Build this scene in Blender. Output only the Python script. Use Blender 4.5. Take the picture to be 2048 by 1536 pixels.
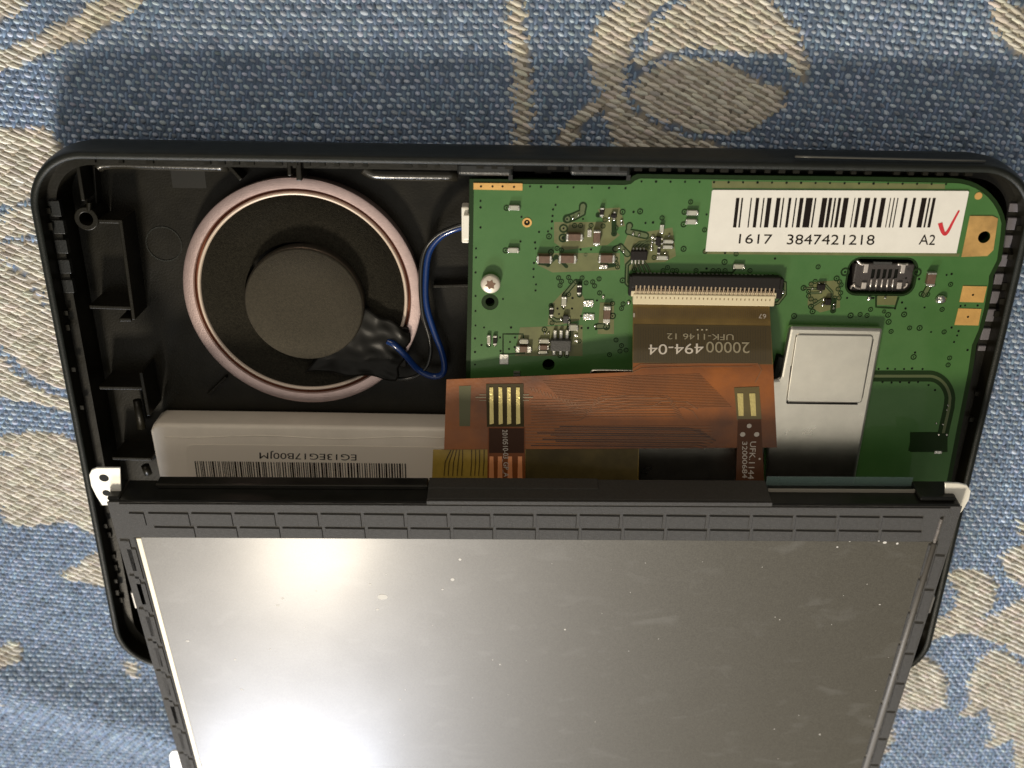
import bpy, bmesh, math, random
import numpy as np
from mathutils import Vector, Matrix
random.seed(7); rng = np.random.default_rng(11)
R = math.radians
# ------------------------------------------------------------------ camera, world, lamps, exposure (unit = 1 cm)
scn = bpy.context.scene
for o in list(bpy.data.objects): bpy.data.objects.remove(o)
COL = scn.collection
TILT, ROLL, D0, FPX = R(25.1), R(.86), 13.9, 2000.0
CAM = Vector((0, D0*math.sin(TILT), .8 + D0*math.cos(TILT)))
CM = Matrix.Rotation(-TILT, 3, 'X') @ Matrix.Rotation(ROLL, 3, 'Z')
cd = bpy.data.cameras.new('camera'); co = bpy.data.objects.new('camera', cd); COL.objects.link(co)
co.matrix_world = Matrix.Translation(CAM) @ CM.to_4x4()
cd.sensor_width = 36; cd.lens = 36*FPX/2048; cd.clip_start = .1; cd.clip_end = 500
cd.dof.use_dof = True; cd.dof.focus_distance = 13.6; cd.dof.aperture_fstop = .24
scn.camera = co
def raydir(x, y): return CM @ Vector(((x-1024)/FPX, -(y-768)/FPX, -1))
def at(x, y, z=0.0):
    r = raydir(x, y); return CAM + r*((z-CAM.z)/r.z)
w = bpy.data.worlds.new('World'); scn.world = w; w.use_nodes = True
bg = w.node_tree.nodes['Background']; bg.inputs[0].default_value = (1.0, .97, .90, 1); bg.inputs[1].default_value = .10
def area(name, loc, target, size, power, col, sy=None, shape='DISK'):
    l = bpy.data.lights.new(name, 'AREA'); l.shape = shape; l.size = size
    if sy: l.size_y = sy
    l.energy = power; l.color = col
    o = bpy.data.objects.new(name, l); COL.objects.link(o); o.location = loc
    o.rotation_euler = (Vector(target)-Vector(loc)).to_track_quat('-Z', 'Y').to_euler()
area('warm_lamp', (-13.8, -46.6, 40.2), (0, 0, 0), 8.0, 34000, (1, .88, .70))
area('cool_window', (-10.6, -38.6, 17.2), (-3, -6, 0), 9, 13000, (.80, .86, 1.0), 5, 'RECTANGLE')
area('lit_ceiling', (0, -24, 54), (0, 0, 0), 60, 5600, (1, .93, .80))
area('added_fill', (-14, 40, 46), (0, 0, 0), 26, 7000, (1, .86, .70))  # unseen fill added behind the camera to lift battery and shadowed parts
scn.view_settings.view_transform = 'Standard'; scn.view_settings.look = 'None'
scn.view_settings.exposure = 0; scn.view_settings.gamma = 1
scn.render.engine = 'CYCLES'; scn.render.resolution_x = 1024; scn.render.resolution_y = 768

# ------------------------------------------------------------------ materials
MATS = {}
def mat(name, col, rough=.5, metal=0.0, var=.0, vs=6.0, bump=0.0, bs=60.0, col2=None, coat=0.0, spec=.5, alpha=1.0, dust=0.0, rvar=0.0, stretch=None, trans=0.0):
    if name in MATS: return MATS[name]
    m = bpy.data.materials.new(name); m.use_nodes = True; nt = m.node_tree; b = nt.nodes['Principled BSDF']
    N = nt.nodes.new; L = nt.links.new
    b.inputs['Base Color'].default_value = (*col, 1); b.inputs['Roughness'].default_value = rough
    b.inputs['Metallic'].default_value = metal; b.inputs['Coat Weight'].default_value = coat
    b.inputs['Specular IOR Level'].default_value = spec; b.inputs['Alpha'].default_value = alpha
    b.inputs['Transmission Weight'].default_value = trans
    tc = N('ShaderNodeTexCoord'); src = tc.outputs['Object']
    if stretch:
        mp = N('ShaderNodeMapping'); mp.inputs['Scale'].default_value = stretch; L(src, mp.inputs[0]); src = mp.outputs[0]
    if var > 0:
        n = N('ShaderNodeTexNoise'); n.inputs['Scale'].default_value = vs; n.inputs['Detail'].default_value = 6; n.inputs['Roughness'].default_value = .6; L(src, n.inputs[0])
        rp = N('ShaderNodeValToRGB'); rp.color_ramp.elements[0].position = .3; rp.color_ramp.elements[1].position = .7
        c2 = col2 or tuple(c*(1+var) for c in col); c1 = tuple(c*(1-var) for c in col) if not col2 else col
        rp.color_ramp.elements[0].color = (*c1, 1); rp.color_ramp.elements[1].color = (*c2, 1)
        L(n.outputs[0], rp.inputs[0]); out = rp.outputs[0]
        if dust > 0:
            n2 = N('ShaderNodeTexNoise'); n2.inputs['Scale'].default_value = 38; n2.inputs['Detail'].default_value = 2; L(src, n2.inputs[0])
            r2 = N('ShaderNodeValToRGB'); r2.color_ramp.elements[0].position = .70; r2.color_ramp.elements[1].position = .76
            L(n2.outputs[0], r2.inputs[0]); mx = N('ShaderNodeMix'); mx.data_type = 'RGBA'
            mu = N('ShaderNodeMath'); mu.operation = 'MULTIPLY'; mu.inputs[1].default_value = dust; L(r2.outputs[0], mu.inputs[0]); L(mu.outputs[0], mx.inputs[0])
            L(out, mx.inputs[6]); mx.inputs[7].default_value = (.5, .46, .38, 1); out = mx.outputs[2]
        L(out, b.inputs['Base Color'])
    if rvar > 0:
        n = N('ShaderNodeTexNoise'); n.inputs['Scale'].default_value = 3.2; n.inputs['Detail'].default_value = 5; L(src, n.inputs[0])
        mr = N('ShaderNodeMapRange'); mr.inputs[1].default_value = .3; mr.inputs[2].default_value = .7
        mr.inputs[3].default_value = rough-rvar; mr.inputs[4].default_value = rough+rvar; L(n.outputs[0], mr.inputs[0]); L(mr.outputs[0], b.inputs['Roughness'])
    if bump > 0:
        n = N('ShaderNodeTexNoise'); n.inputs['Scale'].default_value = bs; n.inputs['Detail'].default_value = 3; L(src, n.inputs[0])
        bp = N('ShaderNodeBump'); bp.inputs['Strength'].default_value = bump; bp.inputs['Distance'].default_value = .02
        L(n.outputs[0], bp.inputs['Height']); L(bp.outputs[0], b.inputs['Normal'])
    MATS[name] = m; return m
def attr_mat(name, rough=.9):
    m = bpy.data.materials.new(name); m.use_nodes = True; nt = m.node_tree; b = nt.nodes['Principled BSDF']
    a = nt.nodes.new('ShaderNodeAttribute'); a.attribute_name = 'tint'
    n = nt.nodes.new('ShaderNodeTexNoise'); n.inputs['Scale'].default_value = 90; tc = nt.nodes.new('ShaderNodeTexCoord')
    mp = nt.nodes.new('ShaderNodeMapRange'); mp.inputs[3].default_value = .75; mp.inputs[4].default_value = 1.25
    v = nt.nodes.new('ShaderNodeVectorMath'); v.operation = 'SCALE'
    nt.links.new(tc.outputs['Object'], n.inputs[0]); nt.links.new(n.outputs[0], mp.inputs[0])
    nt.links.new(a.outputs['Color'], v.inputs[0]); nt.links.new(mp.outputs[0], v.inputs[3]); nt.links.new(v.outputs[0], b.inputs['Base Color'])
    b.inputs['Roughness'].default_value = rough; b.inputs['Sheen Weight'].default_value = .15; b.inputs['Specular IOR Level'].default_value = .25
    return m
M_case  = mat('black_plastic', (.010, .009, .0055), .38, spec=.24, var=.25, vs=3, bump=.12, bs=35, rvar=.07)
M_rim   = mat('black_rim_plastic', (.012, .014, .011), .45, spec=.3, var=.2, bump=.25, bs=90)
M_rib   = mat('glossy_black_rib', (.017, .018, .017), .3, bump=.15, bs=40)
M_foam  = mat('black_foam', (.022, .020, .0145), .95, spec=.15, var=.5, vs=40, bump=.9, bs=75)
M_disc  = mat('grey_foam', (.050, .043, .029), .88, var=.3, vs=40, bump=.6, bs=90)
M_ring  = mat('pink_copper_ring', (.60, .46, .44), .34, metal=.75, var=.08, vs=9, bump=.12, bs=50)
M_ringd = mat('copper_groove', (.22, .08, .045), .45, metal=.6)
M_ringl = mat('pale_ring_lip', (.74, .62, .52), .45, metal=.2)
M_tape  = mat('black_tape', (.007, .0065, .005), .36, spec=.20)
M_pcbd  = mat('board_dark_green', (.010, .028, .005), .5, spec=.2, bump=.05)
M_pcb   = mat('board_green', (.048, .142, .032), .42, var=.35, vs=2.4, bump=.08, bs=120, col2=(.064, .165, .042), coat=.15, spec=.4)
M_mask  = mat('bare_mask_olive', (.135, .145, .052), .45, var=.15)
M_trk   = mat('trace_dark_green', (.010, .030, .005), .5, spec=.2)
M_trkl  = mat('trace_light_green', (.09, .12, .045), .45)
M_hole  = mat('hole_black', (.003, .004, .002), .6, spec=.15)
M_gold  = mat('gold_pad', (.72, .42, .13), .42, metal=.35, var=.12, vs=5, bump=.1)
M_sold  = mat('solder', (.85, .83, .76), .16, metal=1.0, bump=.5, bs=40)
M_tin   = mat('tin_end', (.55, .54, .49), .34, metal=.8, bump=.3, bs=60)
M_res   = mat('pale_component', (.42, .42, .34), .5, var=.1)
M_brown = mat('brown_ceramic', (.13, .075, .045), .5, var=.2, vs=20)
M_chip  = mat('chip_black', (.013, .010, .008), .55, spec=.2, bump=.2)
M_chipg = mat('chip_grey', (.045, .045, .042), .5, bump=.2)
M_shld  = mat('shield_metal', (.86, .82, .72), .30, metal=1.0, var=.04, bump=.10, bs=130, rvar=.03)
M_paper = mat('label_paper', (.80, .77, .68), .6, var=.03, bump=.03)
M_ink   = mat('ink_black', (.010, .006, .004), .6, spec=.15)
M_red   = mat('ink_red', (.60, .03, .04), .5)
M_conn  = mat('connector_black', (.012, .010, .008), .45, spec=.25, bump=.1)
M_cream = mat('latch_cream', (.70, .61, .40), .45, bump=.05)
M_pin   = mat('pin_tan', (.55, .42, .28), .3, metal=.7)
M_flexo = mat('flex_orange', (.38, .115, .014), .32, spec=.4, var=.5, vs=.62, col2=(.085, .036, .020), coat=.0, bump=.12, bs=18)
M_flexb = mat('flex_olive', (.155, .100, .026), .35, var=.2, vs=4, coat=.05, bump=.04)
M_flexd = mat('flex_dark_end', (.066, .047, .018), .35)
M_flexy = mat('flex_yellow', (.40, .27, .045), .35, var=.15)
M_flexg = mat('flex_window_green', (.085, .085, .022), .35)
M_flexl = mat('flex_line', (.22, .095, .035), .35)
M_flexk = mat('flex_line_dark', (.060, .022, .009), .35)
M_silk  = mat('silkscreen_white', (.62, .56, .48), .6)
M_silkd = mat('silkscreen_dim', (.30, .26, .17), .6)
M_gpad  = mat('pad_pale_gold', (.60, .50, .20), .28, metal=.6, bump=.3, bs=25)
M_copper= mat('copper_strip', (.90, .36, .15), .35, metal=.25)
M_bat   = mat('battery_white', (.92, .84, .72), .5, var=.05, vs=2, bump=.15, bs=5)
M_batl  = mat('battery_label', (.92, .84, .72), .5)
M_blue  = mat('wire_blue', (.008, .035, .16), .22, coat=.3)
M_blk   = mat('wire_black', (.02, .02, .018), .25, coat=.3)
M_whp   = mat('white_plastic', (.85, .81, .70), .5)
M_bez   = mat('bezel_black', (.012, .012, .009), .34, bump=.1, bs=30, var=.4, vs=4)
M_rub   = mat('gasket_grey', (.062, .060, .056), .8, var=.14, vs=30, bump=.7, bs=110, dust=.10)
M_rubt  = mat('gasket_tape', (.052, .049, .042), .75, var=.15, vs=30, bump=.4, bs=110)
M_film  = mat('clear_film', (.20, .30, .28), .18, coat=.5, alpha=.55)
M_white = mat('ear_white_metal', (.86, .84, .76), .4, metal=.1)
M_strip = mat('lit_bevel_cream', (.78, .72, .56), .4)
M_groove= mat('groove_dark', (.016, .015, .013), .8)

# ------------------------------------------------------------------ builders
def mesh_obj(name, verts, faces, m, parent=None, smooth=False, bevel=0.0, bseg=2):
    me = bpy.data.meshes.new(name); org = ORG.get(parent, None)
    vs = [Vector(v) for v in verts]
    if org is not None: vs = [v-org for v in vs]
    me.from_pydata([tuple(v) for v in vs], [], faces); me.materials.append(m); me.update()
    bm = bmesh.new(); bm.from_mesh(me); bmesh.ops.recalc_face_normals(bm, faces=bm.faces); bm.to_mesh(me); bm.free()
    if smooth: me.polygons.foreach_set('use_smooth', [True]*len(me.polygons))
    o = bpy.data.objects.new(name, me); COL.objects.link(o)
    if parent: o.parent = parent
    if bevel > 0:
        bv = o.modifiers.new('bevel', 'BEVEL'); bv.width = bevel; bv.segments = bseg; bv.limit_method = 'ANGLE'; bv.angle_limit = R(40)
    return o
ORG = {}
def empty(name, loc, label, cat, rot=None, group=None):
    o = bpy.data.objects.new(name, None); COL.objects.link(o); o.empty_display_size = .2
    if rot is not None: o.matrix_world = Matrix.Translation(loc) @ rot.to_4x4()
    else: o.location = loc; ORG[o] = Vector(loc)
    o['label'] = label; o['category'] = cat
    if group: o['group'] = group
    return o
def sub(parent, o):   # a sub-part gets its part's origin
    return o
def part(name, verts, faces, m, parent, **k):
    top = parent
    while top.parent: top = top.parent
    if top in ORG: ORG[parent] = ORG[top]
    return mesh_obj(name, verts, faces, m, parent, **k)
def prism(pts, z0, z1, off=0):
    n = len(pts); v = [(p[0], p[1], z0) for p in pts]+[(p[0], p[1], z1) for p in pts]
    f = [tuple(range(n-1, -1, -1)), tuple(range(n, 2*n))]+[(i, (i+1) % n, n+(i+1) % n, n+i) for i in range(n)]
    return v, f
def px(pts, z): return [tuple(at(x, y, z))[:2] for x, y in pts]
def slab(name, pts, z0, z1, m, parent, **k):
    v, f = prism(px(pts, z1), z0, z1); return part(name, v, f, m, parent, **k)
def wrect(x0, y0, x1, y1, z):   # world axis-aligned rectangle from pixel bounds (measured at its centre)
    cx, cy = (x0+x1)/2, (y0+y1)/2; c = at(cx, cy, z)
    hw = (at(x1, cy, z)-at(x0, cy, z)).length/2; hh = (at(cx, y1, z)-at(cx, y0, z)).length/2
    return c, hw, hh
def wbox(name, x0, y0, x1, y1, z0, z1, m, parent, ang=0, **k):
    c, hw, hh = wrect(x0, y0, x1, y1, z1); ca, sa = math.cos(ang), math.sin(ang)
    pts = [(c.x+a*hw*ca-b*hh*sa, c.y+a*hw*sa+b*hh*ca) for a, b in ((-1, -1), (1, -1), (1, 1), (-1, 1))]
    v, f = prism(pts, z0, z1); return part(name, v, f, m, parent, **k)
def circ(c, r, n=24, ry=None): return [(c[0]+r*math.cos(2*math.pi*i/n), c[1]+(ry or r)*math.sin(2*math.pi*i/n)) for i in range(n)]
def disc(name, x, y, r, z0, z1, m, parent, n=20, **k):
    c = at(x, y, z1); s = (at(x+r, y, z1)-c).length
    v, f = prism(circ(c, s, n), z0, z1); return part(name, v, f, m, parent, **k)
def lathe(prof, c, n=64, a0=0, a1=2*math.pi, closed_prof=False):
    full = abs(a1-a0-2*math.pi) < 1e-6; cols = n if full else n+1; k = len(prof); v = []; f = []
    for i in range(cols):
        a = a0+(a1-a0)*i/n
        for r, z in prof: v.append((c[0]+r*math.cos(a), c[1]+r*math.sin(a), z))
    for i in range(n):
        j = (i+1) % cols
        for q in range(k if closed_prof else k-1):
            p = (q+1) % k; f.append((i*k+q, j*k+q, j*k+p, i*k+p))
    return v, f
def ring(name, c, r0, r1, z0, z1, m, parent, n=48, **k):
    v, f = lathe([(r0, z0), (r1, z0), (r1, z1), (r0, z1)], c, n, closed_prof=True); return part(name, v, f, m, parent, **k)
def dome(name, x, y, rx, z0, h, m, parent, ry=None, n=14):
    c = at(x, y, z0); s = (at(x+rx, y, z0)-c).length; t = s*((ry or rx)/rx)
    v = []; f = []; lv = 4
    for k in range(lv):
        a = k/lv*math.pi/2
        for i in range(n):
            b = 2*math.pi*i/n; v.append((c.x+s*math.cos(a)*math.cos(b), c.y+t*math.cos(a)*math.sin(b), z0+h*math.sin(a)))
    v.append((c.x, c.y, z0+h)); T = len(v)-1
    for k in range(lv-1):
        for i in range(n): f.append((k*n+i, k*n+(i+1) % n, (k+1)*n+(i+1) % n, (k+1)*n+i))
    for i in range(n): f.append(((lv-1)*n+i, (lv-1)*n+(i+1) % n, T))
    f.append(tuple(range(n-1, -1, -1)))
    return part(name, v, f, m, parent, smooth=True)
def spline(pts, n=10):
    P = [Vector(p) for p in pts]; P = [P[0]*2-P[1]]+P+[P[-1]*2-P[-2]]; out = []
    for i in range(1, len(P)-2):
        a, b, c, d = P[i-1:i+3]
        for t in range(n):
            t /= n; out.append(.5*((2*b)+(c-a)*t+(2*a-5*b+4*c-d)*t*t+(3*b-a-3*c+d)*t**3))
    out.append(P[-2]); return out
def tube(pts, r, n=10):
    v = []; f = []; P = [Vector(p) for p in pts]; up = Vector((0, 0, 1)); rr = r if callable(r) else (lambda t: r)
    for i, p in enumerate(P):
        d = (P[min(i+1, len(P)-1)]-P[max(i-1, 0)]).normalized(); s = d.cross(up)
        if s.length < 1e-4: s = Vector((1, 0, 0))
        s.normalize(); u = s.cross(d)
        q = rr(i/(len(P)-1))
        for k in range(n):
            a = 2*math.pi*k/n; v.append(p+s*math.cos(a)*q+u*math.sin(a)*q)
    for i in range(len(P)-1):
        for k in range(n): f.append((i*n+k, i*n+(k+1) % n, (i+1)*n+(k+1) % n, (i+1)*n+k))
    f += [tuple(range(n)), tuple(range((len(P)-1)*n, len(P)*n))]
    return v, f
def ribbon_geo(pts, wpx, surf, v, f, z=0.0, thick=.004, sub_=1):
    """flat ribbon along pixel points lying on a surface; wpx = width in pixels"""
    P = [Vector((x, y)) for x, y in pts]; Q = []
    for a, b in zip(P[:-1], P[1:]):
        n = max(1, int((b-a).length/12)*sub_)
        for i in range(n): Q.append(a+(b-a)*i/n)
    Q.append(P[-1]); s = len(v)
    for i, q in enumerate(Q):
        d = (Q[min(i+1, len(Q)-1)]-Q[max(i-1, 0)]).normalized(); nn = Vector((-d.y, d.x))*wpx/2
        for sg in (1, -1):
            p = surf(q.x+nn.x*sg, q.y+nn.y*sg); v.append((p[0], p[1], p[2]+z)); v.append((p[0], p[1], p[2]+z-thick))
    for i in range(len(Q)-1):
        a = s+i*4; b = a+4
        f += [(a, b, b+2, a+2), (a+1, a, b, b+1)[::-1], (a+2, a+3, b+3, b+2)[::-1]]
def text_geo(txt):
    cu = bpy.data.curves.new('t', 'FONT'); cu.body = txt; cu.resolution_u = 4
    o = bpy.data.objects.new('t', cu); COL.objects.link(o); bpy.context.view_layer.update()
    me = bpy.data.meshes.new_from_object(o.evaluated_get(bpy.context.evaluated_depsgraph_get()))
    v = [tuple(q.co) for q in me.vertices]; f = [tuple(p.vertices) for p in me.polygons]
    bpy.data.objects.remove(o); bpy.data.curves.remove(cu); bpy.data.meshes.remove(me); return v, f
def text_on(txt, TL, TR, BL, surf, m, parent, off=.004, name='printed_text'):
    """text whose own top-left/top-right/bottom-left corners sit at the given pixels"""
    v, f = text_geo(txt); xs = [p[0] for p in v]; ys = [p[1] for p in v]; x0, x1, y0, y1 = min(xs), max(xs), min(ys), max(ys)
    TL, TR, BL = Vector(TL), Vector(TR), Vector(BL); out = []
    for p in v:
        a = (p[0]-x0)/(x1-x0); b = (y1-p[1])/(y1-y0); q = TL+(TR-TL)*a+(BL-TL)*b; s = surf(q.x, q.y); out.append((s[0], s[1], s[2]+off))
    return part(name, out, f, m, parent)
def copy_part(o, loc=None, parent=None):
    c = o.copy(); COL.objects.link(c); c.parent = parent or o.parent
    if loc is not None: c.location = loc
    return c

# ------------------------------------------------------------------ tablecloth (the setting)
def seg_d(x, y, a, b):
    ax, ay = a; bx, by = b; t = np.clip(((x-ax)*(bx-ax)+(y-ay)*(by-ay))/((bx-ax)**2+(by-ay)**2), 0, 1)
    return np.hypot(x-ax-t*(bx-ax), y-ay-t*(by-ay))
A1, B1 = tuple(at(-200, 1300, 0))[:2], tuple(at(360, 1455, 0))[:2]
def hcloth(x, y):
    x = np.asarray(x, float); y = np.asarray(y, float)
    h = .05*np.sin(x*.7+1)*np.sin(y*.55+.4)
    dx = np.maximum(np.abs(x-.19)-6.2, 0); dy = np.maximum(np.abs(y+.9)-4.0, 0); k = np.clip(np.hypot(dx, dy)/1.2, 0, 1); h = h*k*k*(3-2*k)
    h = h + .27*np.exp(-(seg_d(x, y, A1, B1)/.62)**2)
    h = h + .52*np.exp(-((y+8.1)/.95)**2)*np.exp(-((x-.6)/5.2)**4)
    dd = seg_d(x, y, (-8, -3.3), (-6.9, -5.4)); h = h + .05*np.exp(-(dd/.7)**2)
    return h
cream_px = [
 [(-40,-30),(48,-30),(45,0),(30,18),(0,41),(-40,60)],
 [(-80,170),(0,143),(30,132),(75,113),(130,92),(190,66),(230,37),(270,8),(300,-30),(230,-30),(195,0),(165,18),(125,45),(90,60),(45,85),(0,97),(-80,120)],
 [(-60,262),(0,258),(50,255),(85,253),(105,268),(125,300),(125,395),(60,396),(30,405),(0,413),(-60,420)],
 [(-60,445),(0,438),(40,412),(60,409),(130,420),(130,468),(60,468),(0,474),(-60,480)],
 [(-60,500),(0,484),(60,480),(130,500),(220,800),(130,778),(100,772),(70,755),(40,728),(0,690),(-60,640)],
 [(-60,690),(0,712),(30,748),(60,772),(120,795),(200,800),(200,832),(130,826),(60,802),(0,795),(-60,790)],
 [(-60,878),(0,872),(50,864),(90,862),(145,880),(220,905),(240,1075),(180,1072),(165,1062),(130,1040),(105,1050),(60,1053),(10,1046),(0,1010),(-60,1020)],
 [(120,1145),(150,1130),(180,1108),(260,1090),(260,1180),(205,1172),(165,1165),(130,1158)],
 [(-40,1295),(0,1290),(30,1284),(46,1299),(40,1316),(0,1326),(-40,1330)],
 [(248,1318),(268,1322),(276,1350),(258,1348)],
 [(-60,1378),(8,1383),(10,1396),(-60,1400)],
 [(1014,-30),(1040,-30),(1050,80),(1058,150),(1062,220),(1060,330),(1030,330),(1028,200),(1022,110),(1018,50)],
 [(1270,-30),(1250,0),(1215,25),(1190,50),(1180,90),(1180,130),(1185,160),(1205,180),(1245,198),(1247,135),(1258,110),(1262,75),(1290,45),(1305,20),(1340,0),(1370,-30)],
 [(1210,180),(1190,195),(1160,215),(1140,240),(1120,265),(1100,330),(1128,330),(1150,270),(1180,235),(1216,212)],
 [(1205,178),(1245,195),(1250,207),(1280,232),(1320,252),(1370,277),(1420,282),(1455,300),(1480,340),(1250,340),(1222,280),(1215,240)],
 [(1400,-30),(1370,0),(1340,20),(1310,38),(1298,60),(1290,85),(1268,100),(1258,125),(1260,142),(1278,142),(1292,125),(1330,103),(1370,96),(1400,93),(1440,100),(1480,112),(1510,103),(1550,103),(1578,115),(1585,142),(1600,162),(1610,166),(1612,130),(1605,95),(1590,65),(1570,40),(1540,10),(1520,-30)],
 [(1265,170),(1282,150),(1310,130),(1350,116),(1410,117),(1470,136),(1500,155),(1540,172),(1565,173),(1573,190),(1560,215),(1540,235),(1500,255),(1460,266),(1430,270),(1380,262),(1330,245),(1290,225),(1262,195)],
 [(1975,-30),(1984,0),(1983,30),(1990,65),(2005,82),(2030,106),(2100,150),(2100,30),(2048,20),(2020,15),(2005,-30)],
 [(2120,1030),(2048,1040),(2036,1047),(2034,1060),(2048,1073),(2120,1080)],
 [(2120,1080),(2048,1093),(2020,1100),(2000,1113),(2008,1130),(2015,1150),(2033,1165),(2048,1180),(2120,1200)],
 [(1895,1145),(1915,1138),(1950,1138),(1978,1150),(1990,1172),(1990,1195),(1978,1220),(1962,1240),(1990,1232),(2020,1218),(2048,1200),(2120,1150),(2120,1340),(2048,1318),(2010,1294),(1980,1282),(1940,1270),(1900,1268),(1850,1284),(1862,1245),(1890,1235),(1910,1215),(1918,1190),(1910,1172),(1897,1165)],
 [(1790,1335),(1835,1312),(1860,1318),(1880,1335),(1890,1360),(1888,1395),(1893,1415),(1850,1420),(1780,1416),(1740,1400)],
 [(1770,1420),(1785,1440),(1783,1480),(1760,1510),(1735,1532),(1700,1580),(1700,1480)],
 [(2120,1370),(2048,1335),(2010,1306),(1985,1297),(1960,1315),(1942,1345),(1937,1385),(1937,1413),(1915,1430),(1940,1435),(1972,1415),(1980,1440),(1985,1470),(1965,1495),(1995,1490),(2025,1470),(2030,1600),(2120,1600)],
 [(330,-400),(520,-420),(700,-330),(640,-250),(480,-230),(350,-290)],[(1500,-500),(1750,-450),(1850,-300),(1700,-200),(1560,-300)],
 [(-420,100),(-300,60),(-220,260),(-330,420),(-430,300)],[(-420,900),(-200,860),(-140,1100),(-300,1250),(-420,1150)],
 [(2250,300),(2400,260),(2430,600),(2280,700),(2200,500)],[(2230,900),(2420,860),(2400,1150),(2260,1100)],
 [(200,1650),(420,1640),(500,1760),(300,1800)],[(1350,1660),(1600,1640),(1650,1800),(1400,1820)],
]
veins_px = [([(1250,195),(1262,140),(1272,105),(1295,85)],7), ([(-20,500),(45,545),(70,575),(90,615)],7), ([(0,905),(12,912)],16)]
def inside(x, y, poly):
    r = np.zeros(x.shape, bool); n = len(poly)
    for i in range(n):
        x0, y0 = poly[i]; x1, y1 = poly[(i+1) % n]
        c = ((y0 > y) != (y1 > y)) & (x < (x1-x0)*(y-y0)/((y1-y0)+1e-12)+x0); r ^= c
    return r
creamW = [px(p, 0) for p in cream_px]
veinW = [(px(p, 0), wpx*.0065/2*1.1) for p, wpx in veins_px]
def cream_mask(x, y):
    r = np.zeros(x.shape, bool)
    for p in creamW: r |= inside(x, y, p)
    for p, wd in veinW:
        for a, b in zip(p[:-1], p[1:]): r &= ~(seg_d(x, y, a, b) < wd)
    return r
def fast_mesh(name, V, Fq, m, parent=None, tint=None, smooth=True):
    me = bpy.data.meshes.new(name); me.vertices.add(len(V)); me.vertices.foreach_set('co', V.astype(np.float32).ravel())
    k = Fq.shape[1]; me.loops.add(Fq.size); me.loops.foreach_set('vertex_index', Fq.astype(np.int32).ravel())
    me.polygons.add(len(Fq)); me.polygons.foreach_set('loop_start', np.arange(0, Fq.size, k, dtype=np.int32))
    try: me.polygons.foreach_set('loop_total', np.full(len(Fq), k, dtype=np.int32))
    except Exception: pass
    if tint is not None:
        a = me.color_attributes.new('tint', 'FLOAT_COLOR', 'POINT'); a.data.foreach_set('color', np.concatenate([tint, np.ones((len(V), 1))], 1).astype(np.float32).ravel())
    me.materials.append(m); me.update(); me.validate()
    if smooth: me.polygons.foreach_set('use_smooth', np.ones(len(me.polygons), bool))
    o = bpy.data.objects.new(name, me); COL.objects.link(o)
    if parent: o.parent = parent
    return o
XA, XB, YA, YB = -12.5, 12.5, -12.0, 8.5
gx = np.arange(XA-1, XB+1.01, .1); gy = np.arange(YA-1, YB+1.01, .1); GX, GY = np.meshgrid(gx, gy)
V = np.stack([GX, GY, hcloth(GX, GY)-.012], -1).reshape(-1, 3); nx = len(gx); I = (np.arange(len(gy)-1)[:, None]*nx+np.arange(nx-1)[None]).ravel()
M_yarn = attr_mat('cotton_yarn')
cmk = cream_mask(V[:, 0], V[:, 1])[:, None]; ct = np.where(cmk, np.array([[.34, .31, .26]]), np.array([[.125, .175, .265]]))
cloth = fast_mesh('tablecloth', V, np.stack([I, I+1, I+nx+1, I+nx], 1), M_yarn, tint=ct)
cloth['kind'] = 'structure'
def capsule(n=8, rings=((0, 1.0), (.55, .80), (.88, .42))):
    v = []; f = []
    for z, r in rings:
        for i in range(n): a = 2*math.pi*i/n; v.append((r*math.cos(a), r*math.sin(a), z))
    v.append((0, 0, 1.0)); T = len(v)-1; k = len(rings)
    for j in range(k-1):
        for i in range(n): f.append((j*n+i, j*n+(i+1) % n, (j+1)*n+(i+1) % n, (j+1)*n+i))
    for i in range(0, n, 2): f.append(((k-1)*n+i, (k-1)*n+(i+1) % n, (k-1)*n+(i+2) % n, T))
    return np.array(v), np.array(f)
CV, CF = capsule()
CV6, CF6 = capsule(6, ((0, 1.0), (.75, .62)))
def yarns(name, X, Y, hl, hw, hh, ang, tint, z0=-.012, cv=CV, cf=CF):
    n = len(X); ca, sa = np.cos(ang), np.sin(ang); H = hcloth(X, Y)
    lx = cv[None, :, 0]*hl[:, None]; ly = cv[None, :, 1]*hw[:, None]; lz = cv[None, :, 2]*hh[:, None]
    wx = X[:, None]+lx*ca[:, None]-ly*sa[:, None]; wy = Y[:, None]+lx*sa[:, None]+ly*ca[:, None]
    wz = H[:, None]+lz+z0
    gx_ = (hcloth(X+.05, Y)-H)/.05; gy_ = (hcloth(X, Y+.05)-H)/.05
    wz = wz+(wx-X[:, None])*gx_[:, None]+(wy-Y[:, None])*gy_[:, None]
    Vv = np.stack([wx, wy, wz], -1).reshape(-1, 3); Ff = (cf[None]+(np.arange(n)*len(cv))[:, None, None]).reshape(-1, 4)
    T = np.repeat(tint, len(cv), 0)
    o = fast_mesh(name, Vv, Ff, M_yarn, cloth, T); o['kind'] = 'stuff'; return o
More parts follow.
